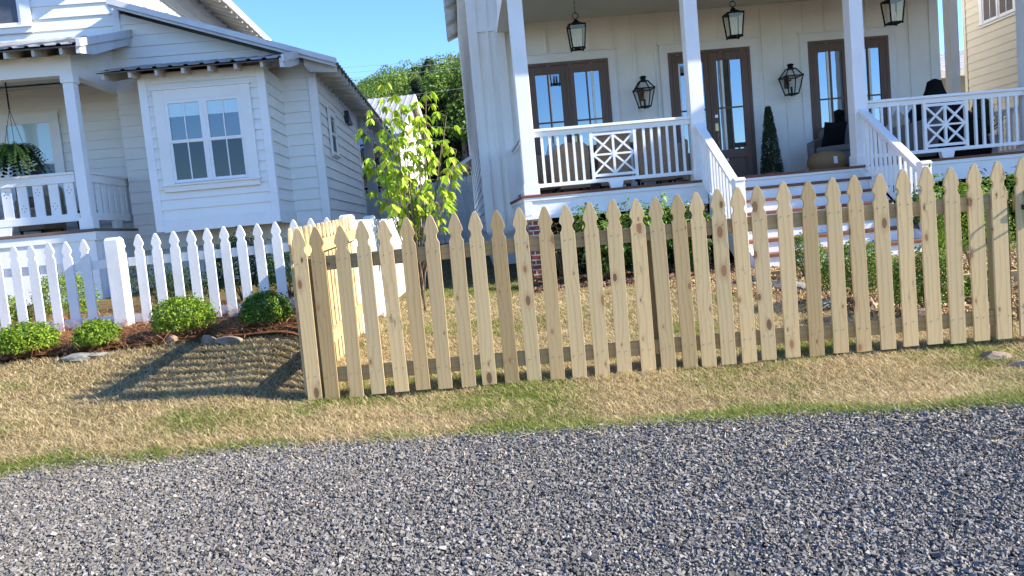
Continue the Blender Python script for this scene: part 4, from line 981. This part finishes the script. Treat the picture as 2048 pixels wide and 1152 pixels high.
boxwood(-3.98, 6.30, .45, .28, "low bright green shrub in the pine straw, leftmost in front of the white fence", gA, *LIME)
boxwood(-3.40, 6.28, .35, .24, "smallest green shrub in the pine straw, just left of the white fence post", gA, *LIME, n=2000)
boxwood(-2.74, 6.42, .50, .34, "largest rounded green shrub in the pine straw in front of the white fence", gA, *LIME, n=3200)
boxwood(-2.08, 6.48, .41, .31, "rounded green shrub nearest the corner of the new pine fence", gA, *MIDG)
gB = "shrubs between the white fence and the cottage"
boxwood(-4.55, 7.9, .62, .55, "bright lime shrub seen through the left end of the white fence", gB, *LIME, n=2600)
boxwood(-5.1, 7.75, .5, .36, "low lime shrub at the left edge behind the white fence", gB, *LIME, n=1800)
boxwood(-3.55, 8.4, .62, .46, "dark shrub behind the white fence just right of its post", gB, *DARKG, n=1800)
boxwood(-3.05, 8.8, .75, .78, "taller dark shrub behind the white fence under the bay window", gB, *DARKG, n=2400, ls=.035)
boxwood(-2.45, 8.6, .62, .52, "dark green shrub behind the white fence below the bay's right side", gB, *MIDG, n=2000)
boxwood(-1.95, 8.4, .6, .46, "dark shrub behind the white fence near the new fence corner", gB, *DARKG, n=1800)
boxwood(-4.4, 9.4, .6, .6, "shaded shrub against the cottage porch skirt", gB, *DARKG, n=1500)
gC = "clipped shrubs in the pebble bed"
boxwood(3.24, 8.5, .46, .48, "small clipped shrub in the pebbles at the foot of the steps", gC, *MIDG, n=2000)
boxwood(2.86, 6.35, .62, .52, "wide clipped shrub in the middle of the pebble bed", gC, *MIDG, n=3000)
boxwood(3.02, 5.62, .50, .52, "clipped shrub in the pebble bed nearest the new pine fence", gC, *MIDG, n=2600)
boxwood(4.55, 7.6, .70, .85, "tall clipped shrub right of the stair newel post behind the fence", gC, *LIME, n=2600)
boxwood(3.75, 6.1, .32, .22, "low ground-hugging shrub in the pebbles by the gate", gC, *MIDG, n=900)
def leafy(x, y, w, h, label, group, ca, cb, n=900, ls=.085):
    z = gz(x, y); t = empty("shrub", label, "shrub", (x, y, z), 0, group); rs = random.Random(int(x*100))
    P = []; N = []; mb = MB()
    for k in range(26):
        a = rs.uniform(0, 6.28); rr2 = rs.uniform(.1, 1)**.6; tip = Vector((math.cos(a)*w/2*rr2, math.sin(a)*w/2*rr2, h*rs.uniform(.45, 1.0)))
        b0 = Vector((tip.x*.2, tip.y*.2, 0)); mid = b0.lerp(tip, .55)+Vector((0, 0, .08))
        mb.tube([b0, mid, tip], [.008, .006, .003], 4)
        for j in range(int(n*1.9)//26):
            s = rs.uniform(.25, 1.05); p = b0.lerp(tip, s)+Vector((rs.gauss(0, .06), rs.gauss(0, .06), rs.gauss(0, .05)))
            P.append(p); d = (p-Vector((0, 0, h*.4))); d.normalize(); N.append((d.x+rs.gauss(0, .5), d.y+rs.gauss(0, .5), d.z+.6+rs.gauss(0, .4)))
    n = len(P); leaf_cloud("foliage", np.array(P), np.array(N), rng.uniform(.7, 1.25, n)*ls, .42, mixcol(n, ca, cb, .25), MT['leaf'], t, droop=.25); mb.build("stem", MT['bark'], t)
gD = "leafy shrubs planted along the porch"
leafy(.78, 10.55, .6, .88, "sparse reddish-brown leafy shrub beside the brick pier under the porch corner", gD, (.05, .04, .02), (.14, .13, .05), 420, .07)
leafy(1.25, 10.4, .75, .98, "leafy green shrub under the left half of the lattice railing", gD, (.04, .10, .015), (.20, .33, .045), 1300)
leafy(1.85, 10.45, .8, 1.02, "leafy green shrub under the right half of the lattice railing", gD, (.04, .10, .015), (.20, .33, .045), 1400)
leafy(2.42, 10.4, .65, .9, "leafy green shrub beside the left side of the front steps", gD, (.04, .10, .015), (.20, .33, .045), 1100)
leafy(5.75, 10.5, .8, 1.0, "leafy green shrub just right of the right stair newel post", gD, (.04, .10, .02), (.18, .30, .05), 1200)
leafy(6.45, 10.6, .85, 1.0, "leafy green shrub below the right lattice panel", gD, (.04, .10, .02), (.18, .30, .05), 1300)
leafy(7.15, 10.5, .85, .95, "leafy green shrub at the right edge below the porch fascia", gD, (.04, .10, .02), (.18, .30, .05), 1300)

# ------------------------------------------------------------------ young tree
bx, by = -.98, 8.55
YT = empty("young_tree", "slender young tree with drooping bright green leaves between the two houses", "tree", (bx, by, 0)); bz = gz(bx, by)
tips = [(775, 172), (852, 188), (742, 262), (812, 262), (893, 232), (884, 285), (748, 318), (790, 335), (842, 335), (913, 300), (762, 378), (812, 385), (872, 360), (832, 425), (792, 418), (878, 405), (850, 455), (762, 330), (900, 340), (800, 215), (846, 240), (826, 300), (780, 240), (770, 290), (860, 300), (812, 345), (850, 380), (835, 210), (780, 365), (818, 440), (890, 385), (798, 190), (830, 360), (758, 215)]
mb = MB(); P = []; N = []; Cc = []; rs = random.Random(5)
forks = [Vector((-.05, 0, .42)), Vector((.04, .03, .5)), Vector((.0, -.04, .62))]
mb.tube([(0, 0, bz-.05), (0, 0, bz+.25), (0, 0, bz+.62)], [.015, .013, .010], 7)
base = Vector((bx, by, 0)); LV = []; LQ = []; LC = []
def leaflet(p, d, L, wdt, col):
    d = d.normalized(); sd = d.cross(Vector((0, 0, 1)))
    sd = sd.normalized() if sd.length > .05 else Vector((1, 0, 0))
    a = rs.uniform(-.7, .7); up2 = sd.cross(d); sd = (sd*math.cos(a)+up2*math.sin(a)); dn = Vector((0, 0, -1))
    rows = ((0, .08), (.22, .65), (.5, 1.0), (.78, .62), (1, .03)); i = len(LV); fold = up2*.18
    for s, q in rows:
        c = p+d*L*s+dn*(L*.35*s*s)
        LV.append(c-sd*wdt*q*.5+fold*wdt*q*.5); LV.append(c); LV.append(c+sd*wdt*q*.5+fold*wdt*q*.5)
        LC.extend([col]*3)
    for k in range(4):
        b = i+k*3; LQ.append((b, b+1, b+4, b+3)); LQ.append((b+1, b+2, b+5, b+4))
for (px, py) in tips:
    T = at(px, py, by+rs.uniform(-.38, .38))-base; f = rs.choice(forks)+Vector((0, 0, bz)); f = f*.9
    f.z = min(f.z, T.z-.12) if T.z > bz+.3 else T.z-.05
    mid = f.lerp(T, .5)+Vector((T.x*.12, 0, .05)); pts = [Vector((0, 0, max(bz+.1, f.z-.25))), f, f.lerp(mid, .6), mid, T]
    mb.tube(pts, [.012, .010, .008, .006, .003], 5)
    for s in (1.0, .93, .84, .72, .6):
        if s < .8 and rs.random() < .3: continue
        c = mid.lerp(T, (s-.5)*2) if s > .5 else f.lerp(mid, s*2)
        for g2 in range(2 if s > .8 else 1):
            a = rs.uniform(0, 6.28); off = Vector((math.cos(a), math.sin(a), rs.uniform(-.1, .5)))*rs.uniform(.05, .13); q = c+off
            mb.tube([c, q], [.0022, .0015], 3, False); tone = rs.uniform(.75, 1.2)
            for j in range(5):
                a2 = a+(j-2)*.62; d = Vector((math.cos(a2), math.sin(a2), rs.uniform(-1.3, -.15)))
                L = rs.uniform(.070, .118)*(1.1 if j == 2 else .9); cl = np.array([.34, .50, .035])*tone*rs.uniform(.85, 1.15) if rs.random() < .8 else np.array([.50, .56, .07])*tone
                leaflet(q, d, L, L*.44, cl)
mb.build("trunk", MT['bark'], YT, smooth=True)
np_mesh("crown", np.array([tuple(v) for v in LV]), [np.array(LQ)], MT['leaf'], np.array(LC), YT)

# ------------------------------------------------------------------ hill, far trees, far buildings, wires
def hill_z(x, y):
    f = 1+.012*(np.minimum(x, 3)+5); f = f*(1-.75*sstep(8, 30, x))*(1-.4*sstep(40, 120, -x))
    yy = np.clip(y, 45, 108)-45
    return 1.2+yy*.205*f+(fbm(x*.08, y*.08, 9)-.5)*2*sstep(45, 55, y)-sstep(112, 200, y)*10-1.2*(1-sstep(40, 47, y))
hl = sheet("hill", np.linspace(-110, 90, 60), np.linspace(38, 210, 60), lambda x, y: hill_z(x, y), soil_mat("forest_floor", (.02, .03, .01), (.05, .06, .02), (.09, .10, .03), .4)); hl['kind'] = 'structure'
def forest_tree(label, ca, cb, H, W, n=1500, conifer=False, ls=.55):
    t = empty("hillside_tree", label, "tree", (0, -500, 0), 0, "trees on the wooded hill")
    rs = np.random.default_rng(int(H*100+W*7)); mb = MB()
    mb.tube([(0, 0, -1.5), (.1, 0, H*.3), (0, .1, H*.6), (0, 0, H*.85)], [.28, .2, .13, .04], 7)
    P = []; N = []
    if conifer:
        z = rs.random(n)**.8*H*.88+H*.1; th = rs.uniform(0, 6.28, n); R = W/2*(1-(z-H*.1)/(H*.92))**.8*rs.uniform(.35, 1.15, n)*(1+.25*np.sin(z*4+th))
        P = np.stack([R*np.cos(th), R*np.sin(th), z], 1); N = np.stack([np.cos(th), np.sin(th), .8+0*th], 1)+rs.normal(0, .5, (n, 3))
    else:
        lob = 15
        for k in range(lob):
            a = rs.uniform(0, 6.28); q = rs.uniform(.1, .9); c = np.array([math.cos(a)*W*.36*q, math.sin(a)*W*.36*q, H*rs.uniform(.38, .84)]); r = W*rs.uniform(.13, .24)
            if k < 7: mb.tube([(0, 0, H*.35), tuple(c*.6+np.array([0, 0, H*.2])), tuple(c)], [.10, .07, .03], 5)
            m = n//lob; D = rs.normal(size=(m, 3)); D /= np.linalg.norm(D, axis=1, keepdims=True); P.append(c+D*r*(rs.uniform(.45, 1.12, m)**.5)[:, None]*np.array([1, 1, .85])); N.append(D+rs.normal(0, .45, (m, 3))+np.array([0, 0, .3]))
        P = np.concatenate(P); N = np.concatenate(N)
    mb.build("trunk", MT['bark'], t)
    m = len(P); leaf_cloud("crown", P, N, rng.uniform(.6, 1.4, m)*ls, .75, mixcol(m, ca, cb, .3), MT['leaf'], t)
    return t
kinds = [forest_tree("rounded fresh green tree on the wooded hill", (.10, .18, .025), (.28, .38, .06), 9.5, 7, 6500, ls=.20),
         forest_tree("yellow-green tree on the wooded hill", (.17, .21, .028), (.33, .36, .07), 8, 6, 5500, ls=.19),
         forest_tree("deep green broad tree on the wooded hill", (.07, .14, .022), (.20, .30, .05), 11, 8.5, 7500, ls=.22),
         forest_tree("dark conifer low on the wooded hill", (.016, .03, .014), (.045, .062, .025), 11.5, 6.0, 6500, True, ls=.25),
         forest_tree("greyish sparse tree on the wooded hill", (.10, .11, .06), (.17, .17, .10), 8, 6, 1300, ls=.36)]
HT = [9.5, 8, 11, 11.5, 8]; rs = random.Random(12); used = [False]*5; spots = []
tries = 0
while len(spots) < 170 and tries < 12000:
    tries += 1
    y = rs.uniform(60, 112); a = rs.uniform(-.24, .02); x = a*y
    if any((x-p)**2+(y-q)**2 < (2.2+y*.010)**2 for p, q in spots): continue
    spots.append((x, y))
for x, y in spots:
    low = y < 78 and x/y > -.11
    k = rs.choices(range(5), (.6, .3, 2, 7, .6) if low else (5, 2.0, 5, .0, 1.0))[0]
    o = kinds[k] if not used[k] else copy_tree(kinds[k]); used[k] = True
    zz = float(hill_z(np.array([x]), np.array([y]))); top = float(np.interp(x/y, [-.24, -.172, -.12, -.05, .02], [.175, .203, .223, .233, .235]))*y*rs.uniform(.9, 1.0)+EYE-zz
    s = min(rs.uniform(.85, 1.3), top/HT[k]*1.04); s = max(s, .4); o.location = (x, y, float(hill_z(np.array([x]), np.array([y])))-.2); o.rotation_euler = (0, 0, rs.uniform(0, 6.28)); o.scale = (s, s, s*rs.uniform(.9, 1.1))
for k in range(5):
    if not used[k]: kinds[k].location = (-12-k*3, 95, 12)
# far white house behind the cottage
BH = empty("far_house", "white two-storey house with a grey metal roof far behind the cottage", "house", (-4.16, 33, 0), rad(-3))
mb = MB(); siding(mb, lambda a, o, z: (a, -o, z), const(-9), const(0), 1.0, 5.6, .2); Fe = lambda a, o, z: (o, a, z)
siding(mb, Fe, lambda z: max(0, (z-5.6)*2.05), lambda z: 7-max(0, (z-5.6)*2.05), 1.0, 7.3, .2)
mb.box(-9, -.02, .02, 6.98, .5, 5.6); mb.prism(lambda a, o, z: (o, a, z), [(0, 5.6), (7, 5.6), (3.5, 7.3)], -9, -.02); mb.build("wall", MT['stucco'], BH)
mb = MB(); corr_roof(mb, (-9.4, -2.3, 4.55), (.35, -2.3, 4.55), (.35, 3.5, 7.42), (-9.4, 3.5, 7.42), .3); corr_roof(mb, (-9.4, 7.5, 5.48), (.35, 7.5, 5.48), (.35, 3.5, 7.42), (-9.4, 3.5, 7.42), .3)
rf = mb.build("roof", MT['metalgrey'], BH)
mb = MB(); mb.prism(lambda a, o, z: (.33+o, a, z), [(-2.3, 4.54), (3.5, 7.40), (7.5, 5.46), (7.5, 5.26), (3.5, 7.18), (-2.3, 4.34)], -.03, .03); mb.build("rake_board", MT['trim'], rf)
mb = MB(); mb.box(-9, .1, -2.1, -1.95, 4.25, 4.5); mb.box(-9, .1, -2.1, 0, 3.55, 3.8); mb.box(-9, .1, -2.1, 0, 1.85, 2.1); mb.build("porch_deck", MT['doorwood'], BH)
for u in (-8.8, -6.0, -3.1, -.05):
    mb = MB(); mb.box(u, u+.16, -2.08, -1.92, .5, 4.3); mb.build("porch_post", MT['greywood'], BH)
for zb in (3.8, 2.1):
    mb = MB(); mb.box(-9, .05, -2.06, -1.98, zb+.85, zb+.93)
    for k in range(70): mb.box(-8.95+k*.128, -8.91+k*.128, -2.04, -2.0, zb, zb+.85)
    mb.build("balustrade", MT['black'], BH)
for u, z0, z1 in ((-1.4, 2.3, 3.4), (-3.0, 2.3, 3.4), (-4.8, 2.2, 3.4), (-1.6, 4.0, 4.9), (-3.4, 4.0, 4.9)):
    window_unit(BH, lambda a, o, z: (a, -.016-o, z), u, u+.8, z0, z1, 1, (0,), .1, muntin=False)
mb = MB(); mb.prism(lambda a, o, z: (a, -2.1-o, z), [(0, 0), (.18, .03), (.36, -.02), (.36, -.62), (.18, -.58), (0, -.6)], 0, .01)
fo = mb.build("flag_cloth", MT['redfab'], None); FG = empty("flag", "small red and blue flag hanging from the far house balcony", "flag", BH.matrix_world @ Vector((-2.0, 0, 0))); FG.location = (-4.16-2.0, 33-.0, 4.72); fo.parent = FG
mb = MB(); mb.prism(lambda a, o, z: (a, -2.113-o, z), [(-.14, 0), (0, 0), (0, -.6), (-.14, -.62)], 0, .01); mb.build("blue_band", MT['bluefab'], FG)
mb = MB(); mb.tube([(-.2, -2.1, .03), (.42, -2.1, .03)], .012, 6); mb.build("pole", MT['steel'], FG)
# white lean-to beyond the grey fence
LT = empty("lean_to", "small white open-sided lean-to roof beyond the grey board fence", "shed", tuple(at(944, 342, 27)[:2])+(0,))
mb = MB(); mb.hexa([(-.75, -.6, 2.95), (.9, -.6, 3.85), (.9, 2, 3.85), (-.75, 2, 2.95), (-.75, -.6, 3.07), (.9, -.6, 3.97), (.9, 2, 3.97), (-.75, 2, 3.07)]); mb.build("roof", MT['trim'], LT)
for x, y in ((-.45, -.5), (.0, 1.8)):
    mb = MB(); mb.box(x, x+.13, y, y+.13, .7, 3.1); mb.build("post", MT['trim'], LT)
wires = [((640, 140), (950, 113), "uppermost thin power line crossing the wooded hill"), ((640, 152), (950, 121), "second power line from the top crossing the wooded hill"), ((640, 162), (950, 134), "third power line from the top crossing the wooded hill"), ((640, 210), (950, 175), "thick power line crossing just above the far house roof"), ((840, 252), (990, 259), "lowest power line in front of the dark trees")]
for (p, q, lb) in wires:
    A = at(p[0], p[1], 42); B = at(q[0], q[1], 40); d = B-A; A = A-d*1.2; B = B+d*1.2
    mb = MB(); mb.tube([A.lerp(B, t)-Vector((0, 0, .8*(t*(1-t)*4-.98))) for t in np.linspace(0, 1, 21)], .008, 5); tag(mb.build("power_line", MT['greywood'], None), lb, "power line", "power lines")

# ------------------------------------------------------------------ rocks and edging
def rock(px, py, z0, w, h, d, label, mat, seed):
    a, b = ray(px, py); Y = (z0-EYE)/b; x = a*Y
    bm = bmesh.new(); bmesh.ops.create_icosphere(bm, subdivisions=3, radius=.5); rs = np.random.default_rng(seed); pl = rs.normal(size=(13, 3)); pl /= np.linalg.norm(pl, axis=1, keepdims=True); off = rs.uniform(.26, .44, 13)
    for v in bm.verts:
        p = np.array(v.co)
        for n_, o_ in zip(pl, off):
            s = p@n_
            if s > o_: p = p-n_*(s-o_)
        p = p*(1+.10*(vnoise(p[0]*9+seed, p[1]*9+p[2]*7, seed)-.5)); v.co = (p[0]*w*1.25, p[1]*d*1.25, p[2]*h*1.3)
    me = bpy.data.meshes.new("rock"); bm.to_mesh(me); bm.free(); me.materials.append(mat)
    o = bpy.data.objects.new("rock", me); COL.objects.link(o); o.location = (x, Y, gz(x, Y)+h*.22); o.rotation_euler = (0, 0, rs.uniform(-.5, .5)); tag(o, label, "rock", "loose rocks")
rock(158, 714, .35, .30, .07, .17, "long flat pale grey rock at the edge of the pine straw", MT['rockg'], 3)
rock(196, 708, .36, .17, .06, .12, "small flat grey rock beside the long flat one below the second shrub", MT['rockg'], 4)
rock(345, 690, .36, .09, .09, .07, "small upright tan rock below the largest shrub", MT['rockb'], 5)
rock(420, 682, .37, .15, .09, .11, "round brown rock in the pine straw right of the largest shrub", MT['rockb'], 6)
rock(455, 680, .37, .2, .07, .13, "flat brownish rock at the straw edge left of the corner shrub", MT['rockb'], 7)
rock(1590, 582, .2, .24, .14, .18, "blue-grey rock edging the pebble bed near the steps", MT['rockg'], 8)
rock(1655, 605, .2, .20, .09, .15, "dark grey rock edging the pebble bed behind the fence", MT['rockg'], 9)
rock(1735, 612, .19, .17, .13, .14, "reddish brown rock behind the fence with a dark face", MT['rockb'], 10)
rock(1795, 640, .17, .15, .11, .12, "pale grey rock at the lawn edge behind the right pickets", MT['rockg'], 11)
rock(1845, 638, .17, .18, .17, .14, "tall brown rock behind the bottom rail at the right", MT['rockb'], 12)
rock(1560, 578, .2, .16, .10, .14, "small grey rock at the left end of the pebble bed edging", MT['rockg'], 13)
rock(1500, 560, .2, .18, .10, .14, "grey rock beside the bottom stair", MT['rockg'], 16)
rock(1985, 692, .12, .15, .07, .12, "grey-brown rock under the second last picket", MT['rockb'], 14)
rock(2040, 706, .11, .13, .06, .12, "flat brown rock below the gate at the right edge", MT['rockb'], 15)
rock(488, 916, .0, .035, .022, .03, "white stone on the gravel edge left of centre", MT['whitefab'], 17)
rock(712, 947, .0, .03, .016, .02, "small white stone lying on the gravel", MT['whitefab'], 18)
for (x0, y0, x1, y1, lb) in ((2.9, 9.0, 4.2, 8.8, "thin timber edging across the pebbles below the steps"), (3.6, 7.0, 5.2, 6.8, "timber edging in the pebbles near the gate")):
    mb = MB(); z = gz(x0, y0)+.03; mb.bar((x0, y0, z), (x1, y1, z), .09, .07); tag(mb.build("edging_board", MT['railx'], None), lb, "edging")

# ------------------------------------------------------------------ gravel, grass, pine straw, pebbles
def stones(name, n, xf, yr, size, cols, mat, mask, zadd=0, flat=.62):
    y = rng.uniform(yr[0], yr[1], n*2); x = rng.uniform(-1, 1, n*2)*1.0; x = xf(x, y); k = mask(x, y); x = x[k][:n]; y = y[k][:n]; n = len(x)
    cube = np.array([[-1, -1, -1], [1, -1, -1], [1, 1, -1], [-1, 1, -1], [-1, -1, 1], [1, -1, 1], [1, 1, 1], [-1, 1, 1]], float)
    s = size*np.exp(np.clip(rng.normal(0, .34, n), -.8, .9)); dims = np.stack([s*rng.uniform(.75, 1.35, n), s*rng.uniform(.6, 1.0, n), s*flat*rng.uniform(.6, 1.2, n)], 1)
    V = cube[None]*rng.uniform(.30, 1.0, (n, 8, 3))*dims[:, None]
    q = rng.normal(size=(n, 4))*np.array([1.0, .32, .32, 1.0]); q /= np.linalg.norm(q, axis=1, keepdims=True); w, a, b, c = q.T
    Rm = np.stack([np.stack([1-2*(b*b+c*c), 2*(a*b-c*w), 2*(a*c+b*w)], -1), np.stack([2*(a*b+c*w), 1-2*(a*a+c*c), 2*(b*c-a*w)], -1), np.stack([2*(a*c-b*w), 2*(b*c+a*w), 1-2*(a*a+b*b)], -1)], 1)
    V = np.einsum('nij,nkj->nki', Rm, V); z = ground_z(x, y)+zadd+s*.25+rng.random(n)**2*.010
    V += np.stack([x, y, z], 1)[:, None]
    f = np.array([[0, 3, 2, 1], [4, 5, 6, 7], [0, 1, 5, 4], [1, 2, 6, 5], [2, 3, 7, 6], [3, 0, 4, 7]])
    Q = (np.arange(n)[:, None, None]*8+f[None]).reshape(-1, 4)
    o = np_mesh(name, V.reshape(-1, 3), [Q], mat, np.repeat(cols(n, x, y), 8, 0)); o['kind'] = 'stuff'; return o
def gcol(n, x, y):
    v = np.exp(rng.normal(math.log(.150), .31, n)); v = np.clip(v, .035, .34)*(.95+.1*fbm(x*1.6, y*2.6, 91)); tint = np.stack([1.06+rng.normal(0, .03, n), 1.0+0*v, .935+rng.normal(0, .03, n)], 1)
    return v[:, None]*tint
def gmask(x, y): return y < road_edge(x)+.05*rng.normal(size=len(x))
stones("gravel", 385000, lambda r, y: r*(.74*y+1.6), (1.7, 4.3), .0057, gcol, MT['stone'], gmask, .004)
def pcol(n, x, y): return mixcol(n, (.20, .115, .05), (.50, .36, .19), .3)
stones("pebbles", 60000, lambda r, y: 5.4+r*3.8, (4.8, 11.1), .0092, pcol, MT['stone'], in_peb, .016, .7)
def bcol(n, x, y): return mixcol(n, (.06, .03, .018), (.22, .13, .075), .3)
stones("bark_chips", 5000, lambda r, y: 1.5+r*1.4, (9.5, 11.5), .02, bcol, MT['stone'], in_mul, .016, .3)

N0 = 1080000
y = 3.5/(1-rng.random(N0)*(1-3.5/12.6)); x = (rng.random(N0)*2-1)*(.73*y+1.7)
keep = (y > road_edge(x)-.03+.05*rng.normal(size=N0)) & ~in_bed(x, y) & ~in_peb(x, y) & ~in_mul(x, y)
keep &= ~((x < -1.55) & (y > 8.4)) & ~((x > 2.6) & (y > 9.9)) & (y < 12.4)
x = x[keep]; y = y[keep]; n = len(x)
e = y-road_edge(x)
gp = fbm(x*1.5+3, y*2.2, 61, 4)+.22*fbm(x*7, y*7, 62, 3)-.11
green = sstep(.49, .86, gp+.14*sstep(.4, 2.2, x)*(y < 5)+.38*np.exp(-(np.maximum(e, 0)/.12)**2)-.02+.35*sstep(9.6, 10.6, y)+.03*(y > 5)*(x > -1.3))
isg = rng.random(n) < green*.80+.05
clump = fbm(x*9, y*9, 71, 3)
L = np.where(isg, rng.uniform(.022, .055, n), rng.uniform(.020, .056, n))*(.7+.7*clump)
hd = rng.uniform(0, 6.283, n)+2.2*(fbm(x*2.5, y*2.5, 72)-.5); el = np.where(isg, rng.uniform(.55, 1.35, n), rng.uniform(.08, .95, n))
D = np.stack([np.cos(hd)*np.cos(el), np.sin(hd)*np.cos(el), np.sin(el)], 1); S = np.stack([-np.sin(hd), np.cos(hd), 0*hd], 1)
bend = np.stack([np.cos(hd)*L*.35, np.sin(hd)*L*.35, -L*rng.uniform(.05, .3, n)], 1)
tan = mixcol(n, (.47, .36, .185), (.76, .635, .39), .22); brn = mixcol(n, (.12, .085, .04), (.28, .20, .095), .25); grn = mixcol(n, (.08, .15, .02), (.27, .33, .06), .25)
cols = np.where((rng.random(n) < .22)[:, None], brn, tan); cols = np.where(isg[:, None], grn, cols)
Pz = ground_z(x, y)+.001+.016*rng.random(n)*(~isg)
gs = strips(np.stack([x, y, Pz], 1), D, S, L, rng.uniform(.0013, .0025, n)*np.sqrt(y/4), bend, cols, "grass", MT['blade']); gs['kind'] = 'stuff'
# fallen straw and stray blades on the gravel edge
n = 500; x = rng.uniform(-3.2, 3.2, n); y = road_edge(x)-np.abs(rng.normal(0, .35, n)); hd = rng.uniform(0, 6.28, n)
D = np.stack([np.cos(hd), np.sin(hd), rng.uniform(-.05, .12, n)], 1); S = np.stack([-np.sin(hd), np.cos(hd), 0*hd], 1)
o = strips(np.stack([x, y, ground_z(x, y)+.022], 1), D, S, rng.uniform(.03, .09, n), np.full(n, .003), np.zeros((n, 3)), mixcol(n, (.45, .33, .15), (.75, .62, .36)), "grass_litter", MT['straw']); o['kind'] = 'stuff'
n = 26000; x = rng.uniform(-7, -1.5, n*2); y = rng.uniform(5.95, 8.2, n*2); k = in_bed(x, y+rng.normal(0, .05, 2*n)); x = x[k][:n]; y = y[k][:n]; n = len(x); hd = rng.uniform(0, 6.28, n)+1.5*(fbm(x*3, y*3, 81)-.5)
D = np.stack([np.cos(hd), np.sin(hd), rng.normal(.12, .26, n)], 1); S = np.stack([-np.sin(hd), np.cos(hd), 0*hd], 1); L = rng.uniform(.06, .18, n)
o = strips(np.stack([x, y, ground_z(x, y)+.03+.10*rng.random(n)**1.5*(.3+1.2*fbm(x*3, y*3, 82))], 1), D, S, L, rng.uniform(.0025, .0045, n), np.stack([0*L, 0*L, -.25*L], 1)+S*(rng.normal(0, .2, n)*L)[:, None], mixcol(n, (.22, .09, .04), (.60, .33, .16), .3), "pine_straw", MT['straw']); o['kind'] = 'stuff'
